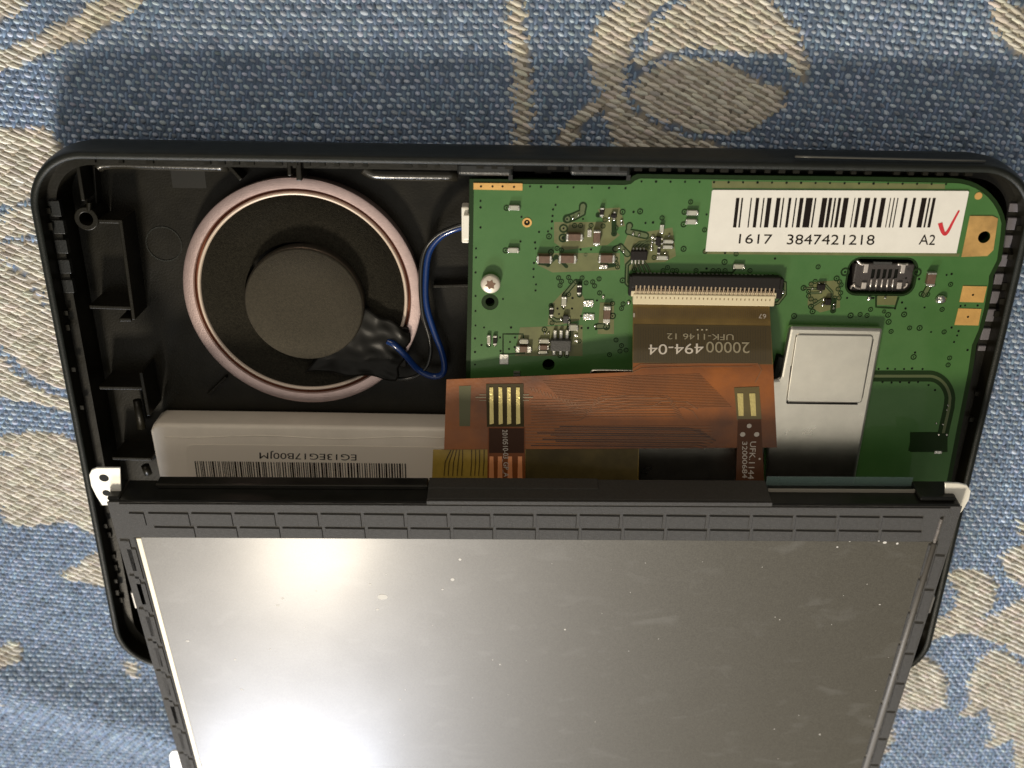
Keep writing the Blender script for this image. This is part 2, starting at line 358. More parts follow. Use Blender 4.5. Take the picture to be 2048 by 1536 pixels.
def lattice(dx, dy, rot, shift):
    c, s = math.cos(rot), math.sin(rot); nxx = int(34/dx); nyy = int(34/dy)
    i, j = np.meshgrid(np.arange(-nxx//2, nxx//2), np.arange(-nyy//2, nyy//2)); i = i.ravel(); j = j.ravel()
    u = (i+(j*shift) % 1.0)*dx; v = j*dy; u = u+rng.normal(0, dx*.05, len(u)); v = v+rng.normal(0, dy*.06, len(v))
    # slow drift of the weave, as in a cloth that is not pulled straight
    v = v+.10*np.sin(u*.5+.7); u = u+.08*np.sin(v*.6)
    X = c*u-s*v; Y = s*u+c*v-2
    k = (X > XA) & (X < XB) & (Y > YA) & (Y < YB)
    k &= ~((np.abs(X-.19) < 5.9) & (np.abs(Y+.9) < 3.75))
    return X[k], Y[k]
ones = lambda n: np.ones(n)
def tints(base, n, var, hue=.024):
    b = np.array(base)[None]*np.clip(rng.normal(1, var, (n, 1)), .45, 1.7)*rng.normal(1, hue, (n, 3)); return np.clip(b, .003, .95)
X, Y = lattice(.128, .082, R(-1.5), .5); m_ = cream_mask(X, Y); Xb, Yb = X[~m_], Y[~m_]; n = len(Xb)
yarns('pale_knot', Xb, Yb, rng.normal(.044, .007, n), rng.normal(.026, .004, n), rng.normal(.034, .005, n), R(-24)+rng.normal(0, .14, n), tints((.47, .55, .66), n, .20))
n2 = n; yarns('blue_warp', Xb+.063, Yb-.004, ones(n2)*.058, ones(n2)*.021, rng.normal(.024, .004, n2), R(84)+rng.normal(0, .12, n2), tints((.20, .285, .42), n2, .2), cv=CV6, cf=CF6)
X, Y = lattice(.185, .056, R(-1.5), .38); m_ = cream_mask(X, Y); Xc, Yc = X[m_], Y[m_]; n = len(Xc)
yarns('cream_float', Xc, Yc, rng.normal(.108, .010, n), rng.normal(.0275, .003, n), rng.normal(.034, .005, n), R(-22)+rng.normal(0, .07, n), tints((.74, .715, .645), n, .12, .02))
yarns('shade_yarn', Xc+.09, Yc-.004, ones(n)*.05, ones(n)*.024, rng.normal(.018, .004, n), R(70)+rng.normal(0, .2, n), tints((.36, .33, .27), n, .25), cv=CV6, cf=CF6)

# ------------------------------------------------------------------ back case
RZ = .93; CX, CY, HX, HY = .22, -.94, 6.42, 4.12
case = empty('back_case', (CX, CY, 0), 'open black plastic back case of the handheld device, lying on the blue and cream cloth', 'device case')
def rrect(inset, r, n=14):
    hx, hy = HX-inset, HY-inset; r = max(r-inset, .06); out = []
    for qx, qy, a0 in ((1, 1, 0), (-1, 1, 90), (-1, -1, 180), (1, -1, 270)):
        for i in range(n+1):
            a = R(a0+90*i/n); out.append((CX+qx*(hx-r)+r*math.cos(a), CY+qy*(hy-r)+r*math.sin(a)))
    return out
def sweep(prof, r, cap_first=False, cap_last=False):
    v = []; f = []
    for ins, z in prof:
        o = rrect(ins, r); k = len(o); v += [(a, b, z) for a, b in o]
    for j in range(len(prof)-1):
        for i in range(k): f.append((j*k+i, j*k+(i+1) % k, (j+1)*k+(i+1) % k, (j+1)*k+i))
    if cap_first: f.append(tuple(range(k)))
    if cap_last: f.append(tuple(range((len(prof)-1)*k, len(prof)*k)))
    return v, f
v, f = sweep([(.75, .0), (.35, .01), (.10, .07), (.0, .22), (-.035, .5), (-.02, .74), (.0, .84), (.02, .905), (.05, RZ), (.10, RZ-.004), (.115, RZ-.03)], .78, cap_first=True)
part('outer_shell', v, f, M_rim, case, smooth=True)
v, f = sweep([(.115, RZ-.03), (.125, .665), (.245, .655), (.255, .17), (.33, .12), (.8, .115)], .78, cap_last=True)
part('inner_tray', v, f, M_case, case)
# seam strip on the right part of the top edge
v, f = tube([at(x, y, .8) for x, y in spline([(1590, 314), (1700, 317), (1860, 320), (1975, 324)], 4) ] if False else [at(1590+i*38, 315+i*.9, .86)+Vector((0, .012, 0)) for i in range(11)], .014, 6)
part('edge_trim', v, f, mat('trim_grey', (.10, .10, .09), .35), case, smooth=True)
# snap ribs down the left and right inner walls
for a in [(98,402,120,433),(104,441,128,468),(110,480,134,507),(117,520,140,547),(124,560,146,586)]:
    wbox('snap_rib', *a, .60, .69, M_rib, case, bevel=.01)
for a in [(2019,407,2042,424),(2014,436,2037,460),(2004,471,2029,495),(1995,510,2018,533),(1989,548,2009,569),(1982,583,2000,607),(1973,619,1991,643),(1963,657,1980,680),(1957,692,1972,702)]:
    o = wbox('snap_rib', *a, .60, .69, mat('lit_rib', (.16, .15, .165), .4, bump=.2), case, bevel=.01)  # right ribs paler: light on their glossy faces put into the colour
v, f = [], []
def addbox(v, f, c, h, rz=0):
    s = len(v); ca, sa = math.cos(rz), math.sin(rz)
    for dz in (-1, 1):
        for a, b in ((-1, -1), (1, -1), (1, 1), (-1, 1)):
            v.append((c[0]+a*h[0]*ca-b*h[1]*sa, c[1]+a*h[0]*sa+b*h[1]*ca, c[2]+dz*h[2]))
    f += [tuple(s+i for i in q) for q in ((0, 3, 2, 1), (4, 5, 6, 7), (0, 1, 5, 4), (1, 2, 6, 5), (2, 3, 7, 6), (3, 0, 4, 7))]
for i in range(62):   # tiny teeth under the rim of the top edge
    if rng.random() < .35: continue
    x = -5.3+i*.18; addbox(v, f, (x, CY+HY-.14, RZ-.06), (.025+.03*rng.random(), .022, .03))
for i in range(34):
    for sx in (-1, 1):
        if rng.random() < .65: continue
        addbox(v, f, (CX+sx*(HX-.145), CY-HY+.8+i*.2, RZ-.10-.15*rng.random()), (.03, .03+.02*rng.random(), .02))
o = part('rim_teeth', v, f, M_case, case); o['kind'] = 'stuff'
# ribs, bosses and clips
def wall(pts, th, z0, z1, m=M_case, name='stiffening_rib'):
    a, b = at(*pts[0], z1), at(*pts[1], z1); d = (b-a); l = d.length/2; c = (a+b)/2; vv, ff = [], []
    addbox(vv, ff, (c.x, c.y, (z0+z1)/2), (l, th/2, (z1-z0)/2), math.atan2(d.y, d.x)); return part(name, vv, ff, m, case, bevel=.012)
wall([(152, 316), (166, 402)], .05, .1, .62)
wall([(196, 443), (242, 444)], .05, .1, .58); wall([(240, 440), (267, 640)], .05, .1, .60)
wall([(178, 614), (262, 617)], .05, .1, .60); wall([(238, 640), (262, 640)], .05, .1, .40)
wall([(281, 745), (297, 832)], .05, .1, .62); wall([(198, 776), (284, 777)], .05, .1, .62)
wall([(224, 917), (303, 919)], .05, .1, .62); wall([(866, 573), (940, 571)], .04, .1, .30)
wall([(577, 322), (579, 352)], .05, .1, .72); wall([(596, 322), (598, 362)], .07, .1, .74); wall([(455, 330), (482, 360)], .05, .1, .40)
wall([(186, 330), (192, 420)], .04, .1, .3)
c = at(172, 438, .55); ring('screw_boss', c, .09, .155, .1, .55, M_case, case, n=28, bevel=.008)
c = at(178, 405, .55); v, f = tube([c, c+Vector((-.02, -.10, 0))], .03, 8); part('boss_gusset', v, f, M_case, case)
for a, b in (((274, 800), (284, 856)), ((290, 930), (297, 948))):
    p, q = at(*a, .30), at(*b, .30); v, f = tube([p, p+(q-p)*.5, q], .06, 14); part('battery_post', v, f, M_case, case, smooth=True)
# polished fillet where the floor meets the top wall
for pts in ([(196, 332), (206, 327), (240, 325), (300, 327), (380, 329), (455, 331)], [(728, 336), (742, 344), (760, 348), (830, 349), (915, 350)]):
    P = [at(x, y, .22) for x, y in pts]; v, f = tube(spline(P, 5), .085, 12); part('floor_fillet', v, f, mat('polished_black', (.03, .028, .022), .22, bump=.1, bs=20), case, smooth=True)
for x0, x1 in ((914, 1026), (1140, 1262)):
    o = wbox('top_clip', x0, 325, x1, 353, .55, .865, M_rib, case, bevel=.05, bseg=3)
    wbox('clip_lip', x1-9, 350, x1-1, 361, .6, .82, M_rib, o)
wbox('clip_tongue', 1068, 330, 1105, 350, .3, .62, M_case, case, bevel=.02)
c = at(328, 488, .118); ring('ejector_mark', c, .235, .25, .11, .124, M_rim, case, n=40)
wbox('floor_recess', 343, 338, 411, 376, .11, .1225, mat('recess_black', (.006, .006, .004), .5), case)
wall([(415, 790), (452, 755)], .04, .1, .2)

# ------------------------------------------------------------------ speaker
SZ = .40; sc = at(604, 580, SZ)+Vector((0, -.085, 0)); SR = 1.645
spk = empty('speaker', (sc.x, sc.y, .12), 'round loudspeaker with a pinkish copper rim and black foam face, left of the green board', 'speaker')
v, f = lathe([(SR-.10, .12), (SR-.03, .13), (SR, SZ-.03), (SR-.008, SZ-.008), (SR-.03, SZ), (SR-.145, SZ-.006), (SR-.158, SZ-.03)], sc, 128)
fr = part('speaker_rim', v, f, M_ring, spk, smooth=True); e = fr.modifiers.new('crisp', 'EDGE_SPLIT'); e.split_angle = R(28)
v, f = lathe([(SR-.15, SZ-.03), (SR-.155, SZ-.09), (SR-.195, SZ-.09)], sc, 128); part('rim_groove', v, f, M_ringd, fr, smooth=True)
v, f = lathe([(SR-.195, SZ-.09), (SR-.20, SZ-.02), (SR-.212, SZ-.010), (SR-.238, SZ-.018), (SR-.245, SZ-.05)], sc, 128); part('inner_lip', v, f, M_ringl, fr, smooth=True)
v, f = lathe([(.78, SZ+.04), (1.1, SZ+.03), (SR-.30, SZ+.005), (SR-.245, SZ-.040)], sc, 96); part('foam_ring', v, f, M_foam, spk, smooth=True)
dc = at(607, 606, SZ+.26)+Vector((0, -.035, 0))
v, f = lathe([(.0, SZ+.262), (.40, SZ+.264), (.775, SZ+.26), (.80, SZ+.235), (.80, SZ-.0)], dc, 96); part('magnet_cap', v, f, M_disc, spk, smooth=True)
v, f = lathe([(.81, SZ+.05), (.815, SZ+.20), (.80, SZ+.225)], dc, 96); part('magnet_edge', v, f, mat('magnet_side', (.16, .14, .11), .3, metal=.8), spk, smooth=True)
# crumpled tape over the solder joints
tq = [Vector((700, 604)), Vector((824, 664)), Vector((792, 760)), Vector((612, 742))]
NU, NV = 34, 26; v = []; f = []
for j in range(NV+1):
    for i in range(NU+1):
        a, b = i/NU, j/NV; q = (tq[0]*(1-a)+tq[1]*a)*(1-b)+(tq[3]*(1-a)+tq[2]*a)*b
        q = q+Vector((3*math.sin(b*17+a*5), 3*math.sin(a*13+2)))
        env = math.sin(math.pi*min(1, a*1.1+.12))
        cr = lambda t: 1-abs((t % 1)*2-1)
        z = SZ+.095+.03*env+.022*cr(a*1.7+b*.8)*(.4+.6*b)+.012*cr(a*2.9-b*2.1+.3)+.010*cr(a*1.2+b*4.3)+.004*math.sin((a-b*1.4)*19)-.05*max(0, a-.85)/.15
        p = at(q.x, q.y, z); v.append(tuple(p))
for j in range(NV):
    for i in range(NU): s = j*(NU+1)+i; f.append((s, s+1, s+NU+2, s+NU+1))
o = part('insulating_tape', v, f, M_tape, spk, smooth=True); so = o.modifiers.new('s', 'SOLIDIFY'); so.thickness = .012
for a in [(796, 655, 818, 690), (775, 690, 812, 735)]: wbox('terminal_block', *a, .2, .42, M_conn, spk, bevel=.02)
# wires
W = [(938, 452, .55), (915, 456, .55), (882, 472, .50), (858, 505, .45), (851, 560, .42), (853, 610, .42), (868, 662, .40), (884, 705, .38), (889, 735, .36), (882, 750, .34), (862, 752, .33), (835, 738, .36), (812, 712, .46), (790, 690, .52), (775, 682, .50)]
v, f = tube(spline([at(*p) for p in W], 8), .047, 12); base = at(851, 560, .2)
wb = empty('speaker_wire', (base.x, base.y, .2), 'thicker glossy blue wire curling from the white plug to the round speaker', 'wire'); part('insulation', v, f, M_blue, wb, smooth=True)
W = [(938, 446, .60), (905, 455, .58), (872, 472, .54), (848, 505, .48), (841, 560, .46), (845, 625, .44), (858, 672, .40), (861, 705, .36), (852, 735, .34), (828, 754, .33), (795, 758, .36), (765, 748, .46), (742, 738, .50)]
v, f = tube(spline([at(*p) for p in W], 8), .030, 10)
wk = empty('speaker_wire', (base.x-.1, base.y, .2), 'thin black wire looping beside the blue one under the speaker tape', 'wire'); part('insulation', v, f, M_blk, wk, smooth=True)

# ------------------------------------------------------------------ circuit board
PZ = .80
S = lambda x, y: at(x, y, PZ)
bc = at(1420, 620, .7)
pcb = empty('circuit_board', (bc.x, bc.y, .70), 'green circuit board with white barcode label and metal shield, filling the right of the case', 'circuit board')
def board_poly(d):
    P = [(948-d, 367-d), (1250, 370-d), (1262-d*.3, 368-d), (1270-d*.5, 361-d), (1280-d*.6, 357-d), (1500, 360-d), (1700, 362-d), (1905, 366-d*1.1)]
    cx_, cy_ = 1905, 462
    for i in range(1, 10):
        a = R(90-i*9); P.append((1907+(97+d)*math.cos(a), 462-(96+d)*math.sin(a)))
    P += [(2001+d, 470), (1994+d, 520), (1978+d, 552), (1977+d, 566), (1968+d, 618), (1957+d, 660), (1944+d, 690), (1936+d, 745), (1915+d, 850), (1893+d, 965), (1885+d, 1010), (938-d, 1010), (941-d, 750), (945-d, 560)]
    return P
def holes_in(o, hs, z0=-.2, z1=1.2):
    """cut real holes: list of world polygons"""
    vv, ff = [], []
    for h in hs:
        v2, f2 = prism(h, z0, z1); s = len(vv); vv += v2; ff += [tuple(s+i for i in q) for q in f2]
    me = bpy.data.meshes.new('cut'); me.from_pydata([tuple(Vector(q)-ORG[pcb]) for q in vv], [], ff); bm = bmesh.new(); bm.from_mesh(me); bmesh.ops.recalc_face_normals(bm, faces=bm.faces); bm.to_mesh(me); bm.free()
    c = bpy.data.objects.new('cut', me); COL.objects.link(c); c.location = ORG[pcb]
    md = o.modifiers.new('b', 'BOOLEAN'); md.operation = 'DIFFERENCE'; md.object = c; md.solver = 'EXACT'
    bpy.context.view_layer.update()
    m2 = bpy.data.meshes.new_from_object(o.evaluated_get(bpy.context.evaluated_depsgraph_get())); o.modifiers.clear(); o.data = m2
    bpy.data.objects.remove(c)
def rrpoly(x0, y0, x1, y1, r, z, n=6):
    c, hw, hh = wrect(x0, y0, x1, y1, z); out = []
    for qx, qy, a0 in ((1, 1, 0), (-1, 1, 90), (-1, -1, 180), (1, -1, 270)):
        for i in range(n+1): a = R(a0+90*i/n); out.append((c.x+qx*(hw-r)+r*math.cos(a), c.y+qy*(hh-r)+r*math.sin(a)))
    return out
usb_hole = rrpoly(1696, 519, 1830, 588, .14, PZ); hA = circ(at(980, 604, PZ), .062, 20); hB = circ(at(1097, 729, PZ), .085, 24); hC = circ(at(1968, 474, PZ), .080, 24)
o = slab('substrate', board_poly(9), .70, PZ-.004, M_pcbd, pcb); holes_in(o, [usb_hole, hA, hB, hC])
o = slab('green_mask', board_poly(0), PZ-.01, PZ, M_pcb, pcb); holes_in(o, [usb_hole, circ(at(980, 604, PZ), .115, 28), hB, hC, rrpoly(1692, 515, 1834, 592, .17, PZ)])
ring('hole_rim', at(980, 604, PZ), .062, .112, PZ-.02, PZ-.003, M_trk, pcb, n=28)
# bare olive patches of mask without copper
OLZ = [PZ+.0004]
def olive(pts): OLZ[0] += .00014; v, f = prism(px(pts, PZ+.0012), PZ-.002, OLZ[0]); return part('bare_mask', v, f, M_mask, pcb)
for a in [[(1108,444),(1210,444),(1240,470),(1215,490),(1130,500),(1108,485)], [(1195,418),(1240,415),(1250,452),(1215,458)], [(1255,470),(1345,455),(1352,512),(1330,524),(1295,526),(1250,545),(1247,490)],
          [(1075,506),(1240,506),(1240,540),(1105,545),(1075,530)], [(1120,590),(1150,560),(1170,600),(1160,640),(1120,650),(1095,650),(1100,612)], [(1040,655),(1165,650),(1165,712),(1030,712)],
          [(1424,362),(1890,368),(1890,378),(1424,376)], [(1408,500),(1920,507),(1918,513),(1406,508)], [(1618,565),(1680,560),(1680,615),(1640,625),(1615,610)], [(1755,592),(1795,592),(1790,610),(1752,610)], [(1200,605),(1228,605),(1228,668),(1195,668)]]:
    olive(a)
# printed traces
def traces(name, lst, m, z=.0025):
    for pts, wd in lst:
        v, f = [], []; ribbon_geo(pts, wd, S, v, f, z, .003)
        if wd > 6 and len(pts) < 6 and wd < 19:
            for i, q in enumerate(pts):
                p = S(*q); r_ = (S(q[0]+wd/2, q[1])-p).length*.97; v2, f2 = prism(circ(p, r_, 16), PZ, PZ+z+.0003*(i+1)); k = len(v); v += v2; f += [tuple(k+g for g in h) for h in f2]
        part(name, v, f, m, pcb)
def arc(cx, cy, rx, ry, a0, a1, n=10): return [(cx+rx*math.cos(R(a0+(a1-a0)*i/n)), cy-ry*math.sin(R(a0+(a1-a0)*i/n))) for i in range(n+1)]
rf = [(1745, 752), (1850, 752)]+arc(1858, 800, 42, 48, 88, 5)+[(1898, 815), (1885, 872)]
dark = [(rf, 22), ([(1135,438),(1148,433),(1164,425),(1166,412)], 17), ([(1259,451),(1257,463),(1291,471)], 15), ([(1231,498),(1241,493),(1255,508)], 14),
        ([(1006,710),(1006,668),(1046,668),(1048,682)], 3), ([(1018,708),(1050,706)], 3), ([(1752,592),(1752,614),(1790,616),(1797,594)], 4),
        ([(1152,562),(1128,590),(1126,612)], 9), ([(1159,563),(1159,590)], 11), ([(1102,612),(1102,634),(1113,641),(1124,640)], 9), ([(1213,614),(1214,652),(1196,652)], 13), ([(1138,640),(1138,672)], 8),
        ([(1264,520),(1254,530),(1253,566),(1262,575)], 9), ([(1545,552),(1570,566),(1570,588),(1556,606),(1540,608)], 8), ([(1607,576),(1636,577)], 5), ([(1617,586),(1644,585)], 5),
        ([(1648,567),(1664,584),(1664,598)], 6), ([(1622,613),(1646,598)], 6), ([(1668,600),(1666,620)], 11), ([(1848,590),(1858,572)], 12), ([(1203,430),(1196,430)], 9), ([(1228,440),(1228,467)], 10),
        ([(1400,545),(1465,545),(1472,536)], 4), ([(1127,476),(1140,476)], 9), ([(1078,526),(1096,529),(1112,514)], 7), ([(1118,518),(1133,533)], 7), ([(1208,533),(1228,530)], 8)]
for i in range(4):
    a = 1267+i*7; dark.append(([(a, 500), (a, 494), (a+12, 484-i*0), (1290+i, 483+i*4), (1303, 474+i*8)], 4.4))
for i in range(4): dark.append(([(1266+i*7, 522), (1268+i*9, 532), (1276+i*9, 550)], 4.2))
traces('trace', dark, M_trk)
light = [(rf, 5.5), ([(1135,438),(1148,433),(1164,425),(1166,412)], 10), ([(1259,451),(1257,463),(1291,471)], 9), ([(1231,498),(1241,493),(1255,508)], 8.5), ([(1152,562),(1128,590),(1126,612)], 4),
         ([(1102,612),(1102,634),(1113,641),(1124,640)], 4), ([(1213,614),(1214,652),(1196,652)], 7.5), ([(1138,640),(1138,672)], 3), ([(1264,520),(1254,530),(1253,566),(1262,575)], 2.4),
         ([(1545,552),(1570,566),(1570,588),(1556,606),(1540,608)], 3), ([(1607,576),(1636,577)], 2.2), ([(1617,586),(1644,585)], 2.2), ([(1648,567),(1664,584),(1664,598)], 2.5), ([(1622,613),(1646,598)], 2.6), ([(1848,590),(1858,572)], 7)]
for i in range(4):
    a = 1267+i*7; light.append(([(a, 500), (a, 494), (a+12, 484), (1290+i, 483+i*4), (1303, 474+i*8)], 1.8))
for i in range(4): light.append(([(1266+i*7, 522), (1268+i*9, 532), (1276+i*9, 550)], 1.8))
traces('trace_core', light, M_trkl, .0045)
traces('shield_footprint', [([(1820, 884), (1895, 884)], 40)], M_trk, .002)
# vias: one shared ring mesh, each via its own part
vias = [(1134,438,9),(1127,457,9),(1126,476,9),(1098,473,6),(1149,451,5),(1161,451,5),(1182,451,5),(1206,452,5),(1231,456,6),(1228,467,6),(1196,430,5),(1210,440,5),(1245,424,6),(1280,423,6),(1102,504,6),(1114,497,5),(1123,500,5),(1112,514,5),(1096,529,5),(1231,518,5),(1232,527,5),(1235,534,5),
 (1117,556,5),(1123,563,5),(1120,571,5),(1137,555,5),(1141,563,5),(1152,563,5),(1164,556,5),(1159,565,5),(1172,566,5),(1185,564,5),(1189,572,5),(1198,558,5),(1245,561,6),(1137,589,5),(1199,586,5),(1013,416,6),(1011,501,6),(1381,404,5),(1369,424,6),(1367,449,6),(1409,460,5),(1410,503,5),(1324,436,5),(1367,498,6),(1308,515,5),(1449,524,6),(1472,508,5),
 (1269,539,5),(1326,541,5),(1335,535,5),(1345,541,5),(1353,541,5),(1392,541,5),(1426,541,5),(1437,541,5),(1450,541,5),(1500,541,5),(1246,608,5),(1243,617,5),(1225,607,5),(1225,632,7),(1213,654,7),(1104,646,5),(1102,611,5),(1089,659,6),(1158,682,5),(977,690,5),(1120,711,5),(1133,711,5),(1232,680,5),(1243,691,5),(1240,702,5),(1252,700,5),(1219,709,5),
 (1636,534,5),(1673,557,6),(1679,564,5),(1682,570,5),(1676,578,5),(1681,586,5),(1678,596,5),(1669,596,5),(1607,576,6),(1630,563,5),(1622,568,5),(1617,583,5),(1617,592,5),(1622,598,5),(1630,602,5),(1622,613,6),(1625,623,6),(1666,621,6),(1588,632,6),(1741,619,5),(1701,631,6),(1720,629,5),(1734,631,5),(1768,623,4),(1776,630,6),(1777,644,6),(1782,663,5),(1808,629,6),(1819,656,5),(1839,656,6),(1901,569,5),(1843,588,6),(1855,589,5),(1884,619,5),(1888,664,5),(1827,714,6),(1899,716,5),(1896,730,5),(1690,544,9),(1834,545,9)]
def shared(name, v, f, m):
    me = bpy.data.meshes.new(name); me.from_pydata(v, [], f); me.materials.append(m); me.update()
    bm = bmesh.new(); bm.from_mesh(me); bmesh.ops.recalc_face_normals(bm, faces=bm.faces); bm.to_mesh(me); bm.free(); return me
v, f = lathe([(.66, -.002), (1.0, -.002), (1.0, .0052), (.66, .0052)], (0, 0), 20, closed_prof=True); me_via = shared('via', v, f, M_trk)
v, f = prism(circ((0, 0), .22, 10), -.002, .0056); me_dot = shared('via_hole', v, f, M_hole)
for x, y, r in vias:
    p = S(x, y); s = (S(x+r, y)-p).length
    o = bpy.data.objects.new('via', me_via); COL.objects.link(o); o.parent = pcb; o.location = p-ORG[pcb]; o.scale = (s, s, 1)
    h = bpy.data.objects.new('via_hole', me_dot); COL.objects.link(h); h.parent = o
dots = [(x, 373+i*.6) for i, x in enumerate((1060,1082,1115,1147,1184,1218,1251))]+[(1283+29*i, 363+i*.25) for i in range(22)]
dots += [(961,402),(961,415),(961,455),(952,497),(952,515),(951,545),(951,592),(951,622),(951,651),(950,677),(950,704),(950,729),(1071,497),(1070,485),(1068,526),(1067,538),(1067,554),(1072,569),(1071,581),(1111,410),(1106,419),(1105,432),(1104,443),(1103,457),(1078,464),(1096,463),(1041,483),(1043,434),(1006,598),(1166,438),(1182,499),(1161,499),
 (1267,424),(1291,446),(1306,445),(1078,527),(1252,508),(1413,429),(1450,506),(1550,517),(1413,537),(1145,596),(1144,617),(1127,617),(1115,617),(1118,628),(1163,656),(1176,656),(1192,658),(1194,601),(1184,632),(1162,632),(1694,596),(1747,596),(1744,596),(1812,556),(1838,558),(1903,548),(1893,550),(1849,615),(1811,617),(1921,612),(1930,611),(1955,611),(1917,662),(1903,655),(1908,684),(1914,671),(1862,664),(1790,617),(1804,605),(1830,705),(1935,700),
 (1757,738),(1775,737),(1790,738),(1808,738),(1824,737),(1845,738),(1765,764),(1783,765),(1800,764),(1818,765),(1836,764),(1857,770),(1870,780),(1022,655),(1020,684),(1018,698),(1029,694),(1001,702),(963,690),(1000,675),(1030,675),(968,655)]
v, f = [], []
for x, y in dots:
    p = S(x, y); v2, f2 = prism(circ(p, .0125+.004*rng.random(), 8), PZ, PZ+.004); s = len(v); v += v2; f += [tuple(s+i for i in q) for q in f2]
o = part('pin_holes', v, f, M_hole, pcb); o['kind'] = 'stuff'
# gold pads
slab('gold_pad', [(947, 366), (1045, 367), (1045, 381), (947, 379)], PZ, PZ+.008, M_gold, pcb)
o = slab('gold_pad', [(1940, 432), (1985, 432), (1996, 437), (1987, 500), (1975, 512), (1923, 514)], PZ-.01, PZ+.008, mat('gold_pad_worn', (.60, .36, .12), .45, metal=.35, var=.35, vs=3), pcb); holes_in(o, [hC])
slab('gold_pad', [(1926, 572), (1974, 573), (1967, 605), (1919, 604)], PZ, PZ+.008, M_gold, pcb)
slab('gold_pad', [(1917, 617), (1963, 618), (1957, 651), (1909, 650)], PZ, PZ+.008, M_gold, pcb)
for x, y in ((1946, 590), (1936, 634), (962, 373), (985, 373), (1005, 373), (1028, 374)): disc('pad_hole', x, y, 2.2, PZ, PZ+.011, M_hole, pcb, n=10)
disc('gold_pad', 1957, 392, 7.5, PZ, PZ+.007, M_gold, pcb)
ring('test_point', S(1054, 445), .038, .062, PZ, PZ+.007, M_gold, pcb, n=24); disc('test_point_hole', 1054, 445, 5.6, PZ, PZ+.005, M_hole, pcb); disc('test_point_core', 1054, 444, 1.8, PZ, PZ+.009, M_gold, pcb, n=10)
ring('registration_ring', S(1171, 510), .014, .024, PZ, PZ+.006, M_trkl, pcb, n=16)
# surface-mounted components
def chip2(x0, y0, x1, y1, body, h=.055, name='capacitor', endf=.24, end=M_tin):
    """two-terminal part: body with a metal cap at each end of its long side"""
    c, hw, hh = wrect(x0, y0, x1, y1, PZ+h); horiz = hw > hh
    v, f = [], []; e = endf*(hw if horiz else hh)
    addbox(v, f, (c.x, c.y, PZ+h/2), ((hw-e, hh*.94, h/2) if horiz else (hw*.94, hh-e, h/2)))
    b = part(name, v, f, body, pcb, bevel=.004)
    for sg in (-1, 1):
        v, f = [], []
        addbox(v, f, (c.x+(sg*(hw-e*.5) if horiz else 0), c.y+(0 if horiz else sg*(hh-e*.5)), PZ+h*.52), ((e*.5+.001, hh, h*.52) if horiz else (hw, e*.5+.001, h*.52)))
        part('end_cap', v, f, end, b, bevel=.006)
        # solder fillet
    for sg in (-1, 1):
        if horiz: dome('solder_fillet', (x0 if sg < 0 else x1), (y0+y1)/2, 3.2, PZ, .03, M_sold, b, ry=(y1-y0)*.45)
        else: dome('solder_fillet', (x0+x1)/2, (y0 if sg < 0 else y1), (x1-x0)*.45, PZ, .03, M_sold, b, ry=3.2)
    return b
for a in [(1133,468,1165,482),(1074,512,1103,527),(1118,511,1152,527),(1198,510,1229,526)]: chip2(*a, M_brown, .085)
chip2(1187, 462, 1201, 489, M_brown, .085); wbox('solder_pad', 1175, 460, 1183, 474, PZ, PZ+.02, M_tin, pcb)
chip2(1207, 613, 1221, 646, M_brown, .07, endf=.45); chip2(1855, 546, 1872, 571, M_brown, .07)
wbox('solder_pad', 1199, 530, 1216, 538, PZ, PZ+.025, M_sold, pcb, bevel=.01)
for a in [(1018,411,1039,421),(1016,496,1037,506),(1374,421,1395,431),(1372,439,1393,449),(1467,529,1488,538),(1327,480,1346,487),(1326,491,1345,498),(1314,512,1335,520),(1079,679,1098,687),(1078,702,1094,708),(1040,679,1056,688)]:
    chip2(*a, M_res, .045, 'resistor')
for a in [(1320,450,1328,465),(1123,594,1133,612),(974,671,981,689),(1200,416,1208,432),(1154,571,1163,588),(1099,616,1107,632),(986,672,994,690),(1315,494,1321,508)]:
    chip2(*a, M_res if a[0] in (1320, 1123, 974) else M_chip, .045, 'resistor', endf=.35)
chip2(1078, 691, 1097, 700, M_brown, .05); chip2(1032, 693, 1062, 705, M_brown, .07, endf=.5); chip2(1139, 650, 1155, 662, M_res, .06)
for a in [(1167,601,1187,614),(1166,628,1189,640),(999,709,1017,729),(1148,669,1156,674),(1148,680,1156,684),(1869,902,1884,908)]: wbox('solder_pad', *a, PZ, PZ+.018, M_tin if a[0] == 999 else M_sold, pcb, bevel=.006)
for x, y, r in [(1146,436,3),(1157,430,3),(1266,467,3.4),(1278,470,3.4),(1239,494,3.4),(1247,502,3.4),(1305,474,4.5),(1304,483,3.5),(1303,490,3.5),(1303,498,4.5),(1229,426,5),(1228,438,4.2),(1218,434,2.6),(1218,440,2.6),(1243,441,3),(1243,447,3),
                (1089,666,3),(1097,666,3),(1122,638,4),(1138,635,3.4),(1138,644,3.4),(1206,594,4),(1190,652,3.5),(1638,567,3),(1624,577,2.6),(1641,583,3.6),(1649,567,2.6),(1647,598,3.6),(1645,609,4),(1668,608,3),(1667,616,3),
                (1079,680,3),(1078,693,3),(1078,706,3),(1738,597,5),(1770,595,3),(1877,869,3),(1893,869,3),(1872,846,2.4),(1885,848,2.4),(1895,810,2.4),(1893,819,2.4),(1257,605,4.5),(1566,584,4),(1314,516,3),(1338,470,2.4),(1330,505,2.4),(1320,478,2.2)]:
    dome('solder_blob', x, y, r, PZ, .028, M_sold, pcb)
dome('solder_joint', 1881, 598, 12, PZ, .07, M_sold, pcb, ry=10.5)
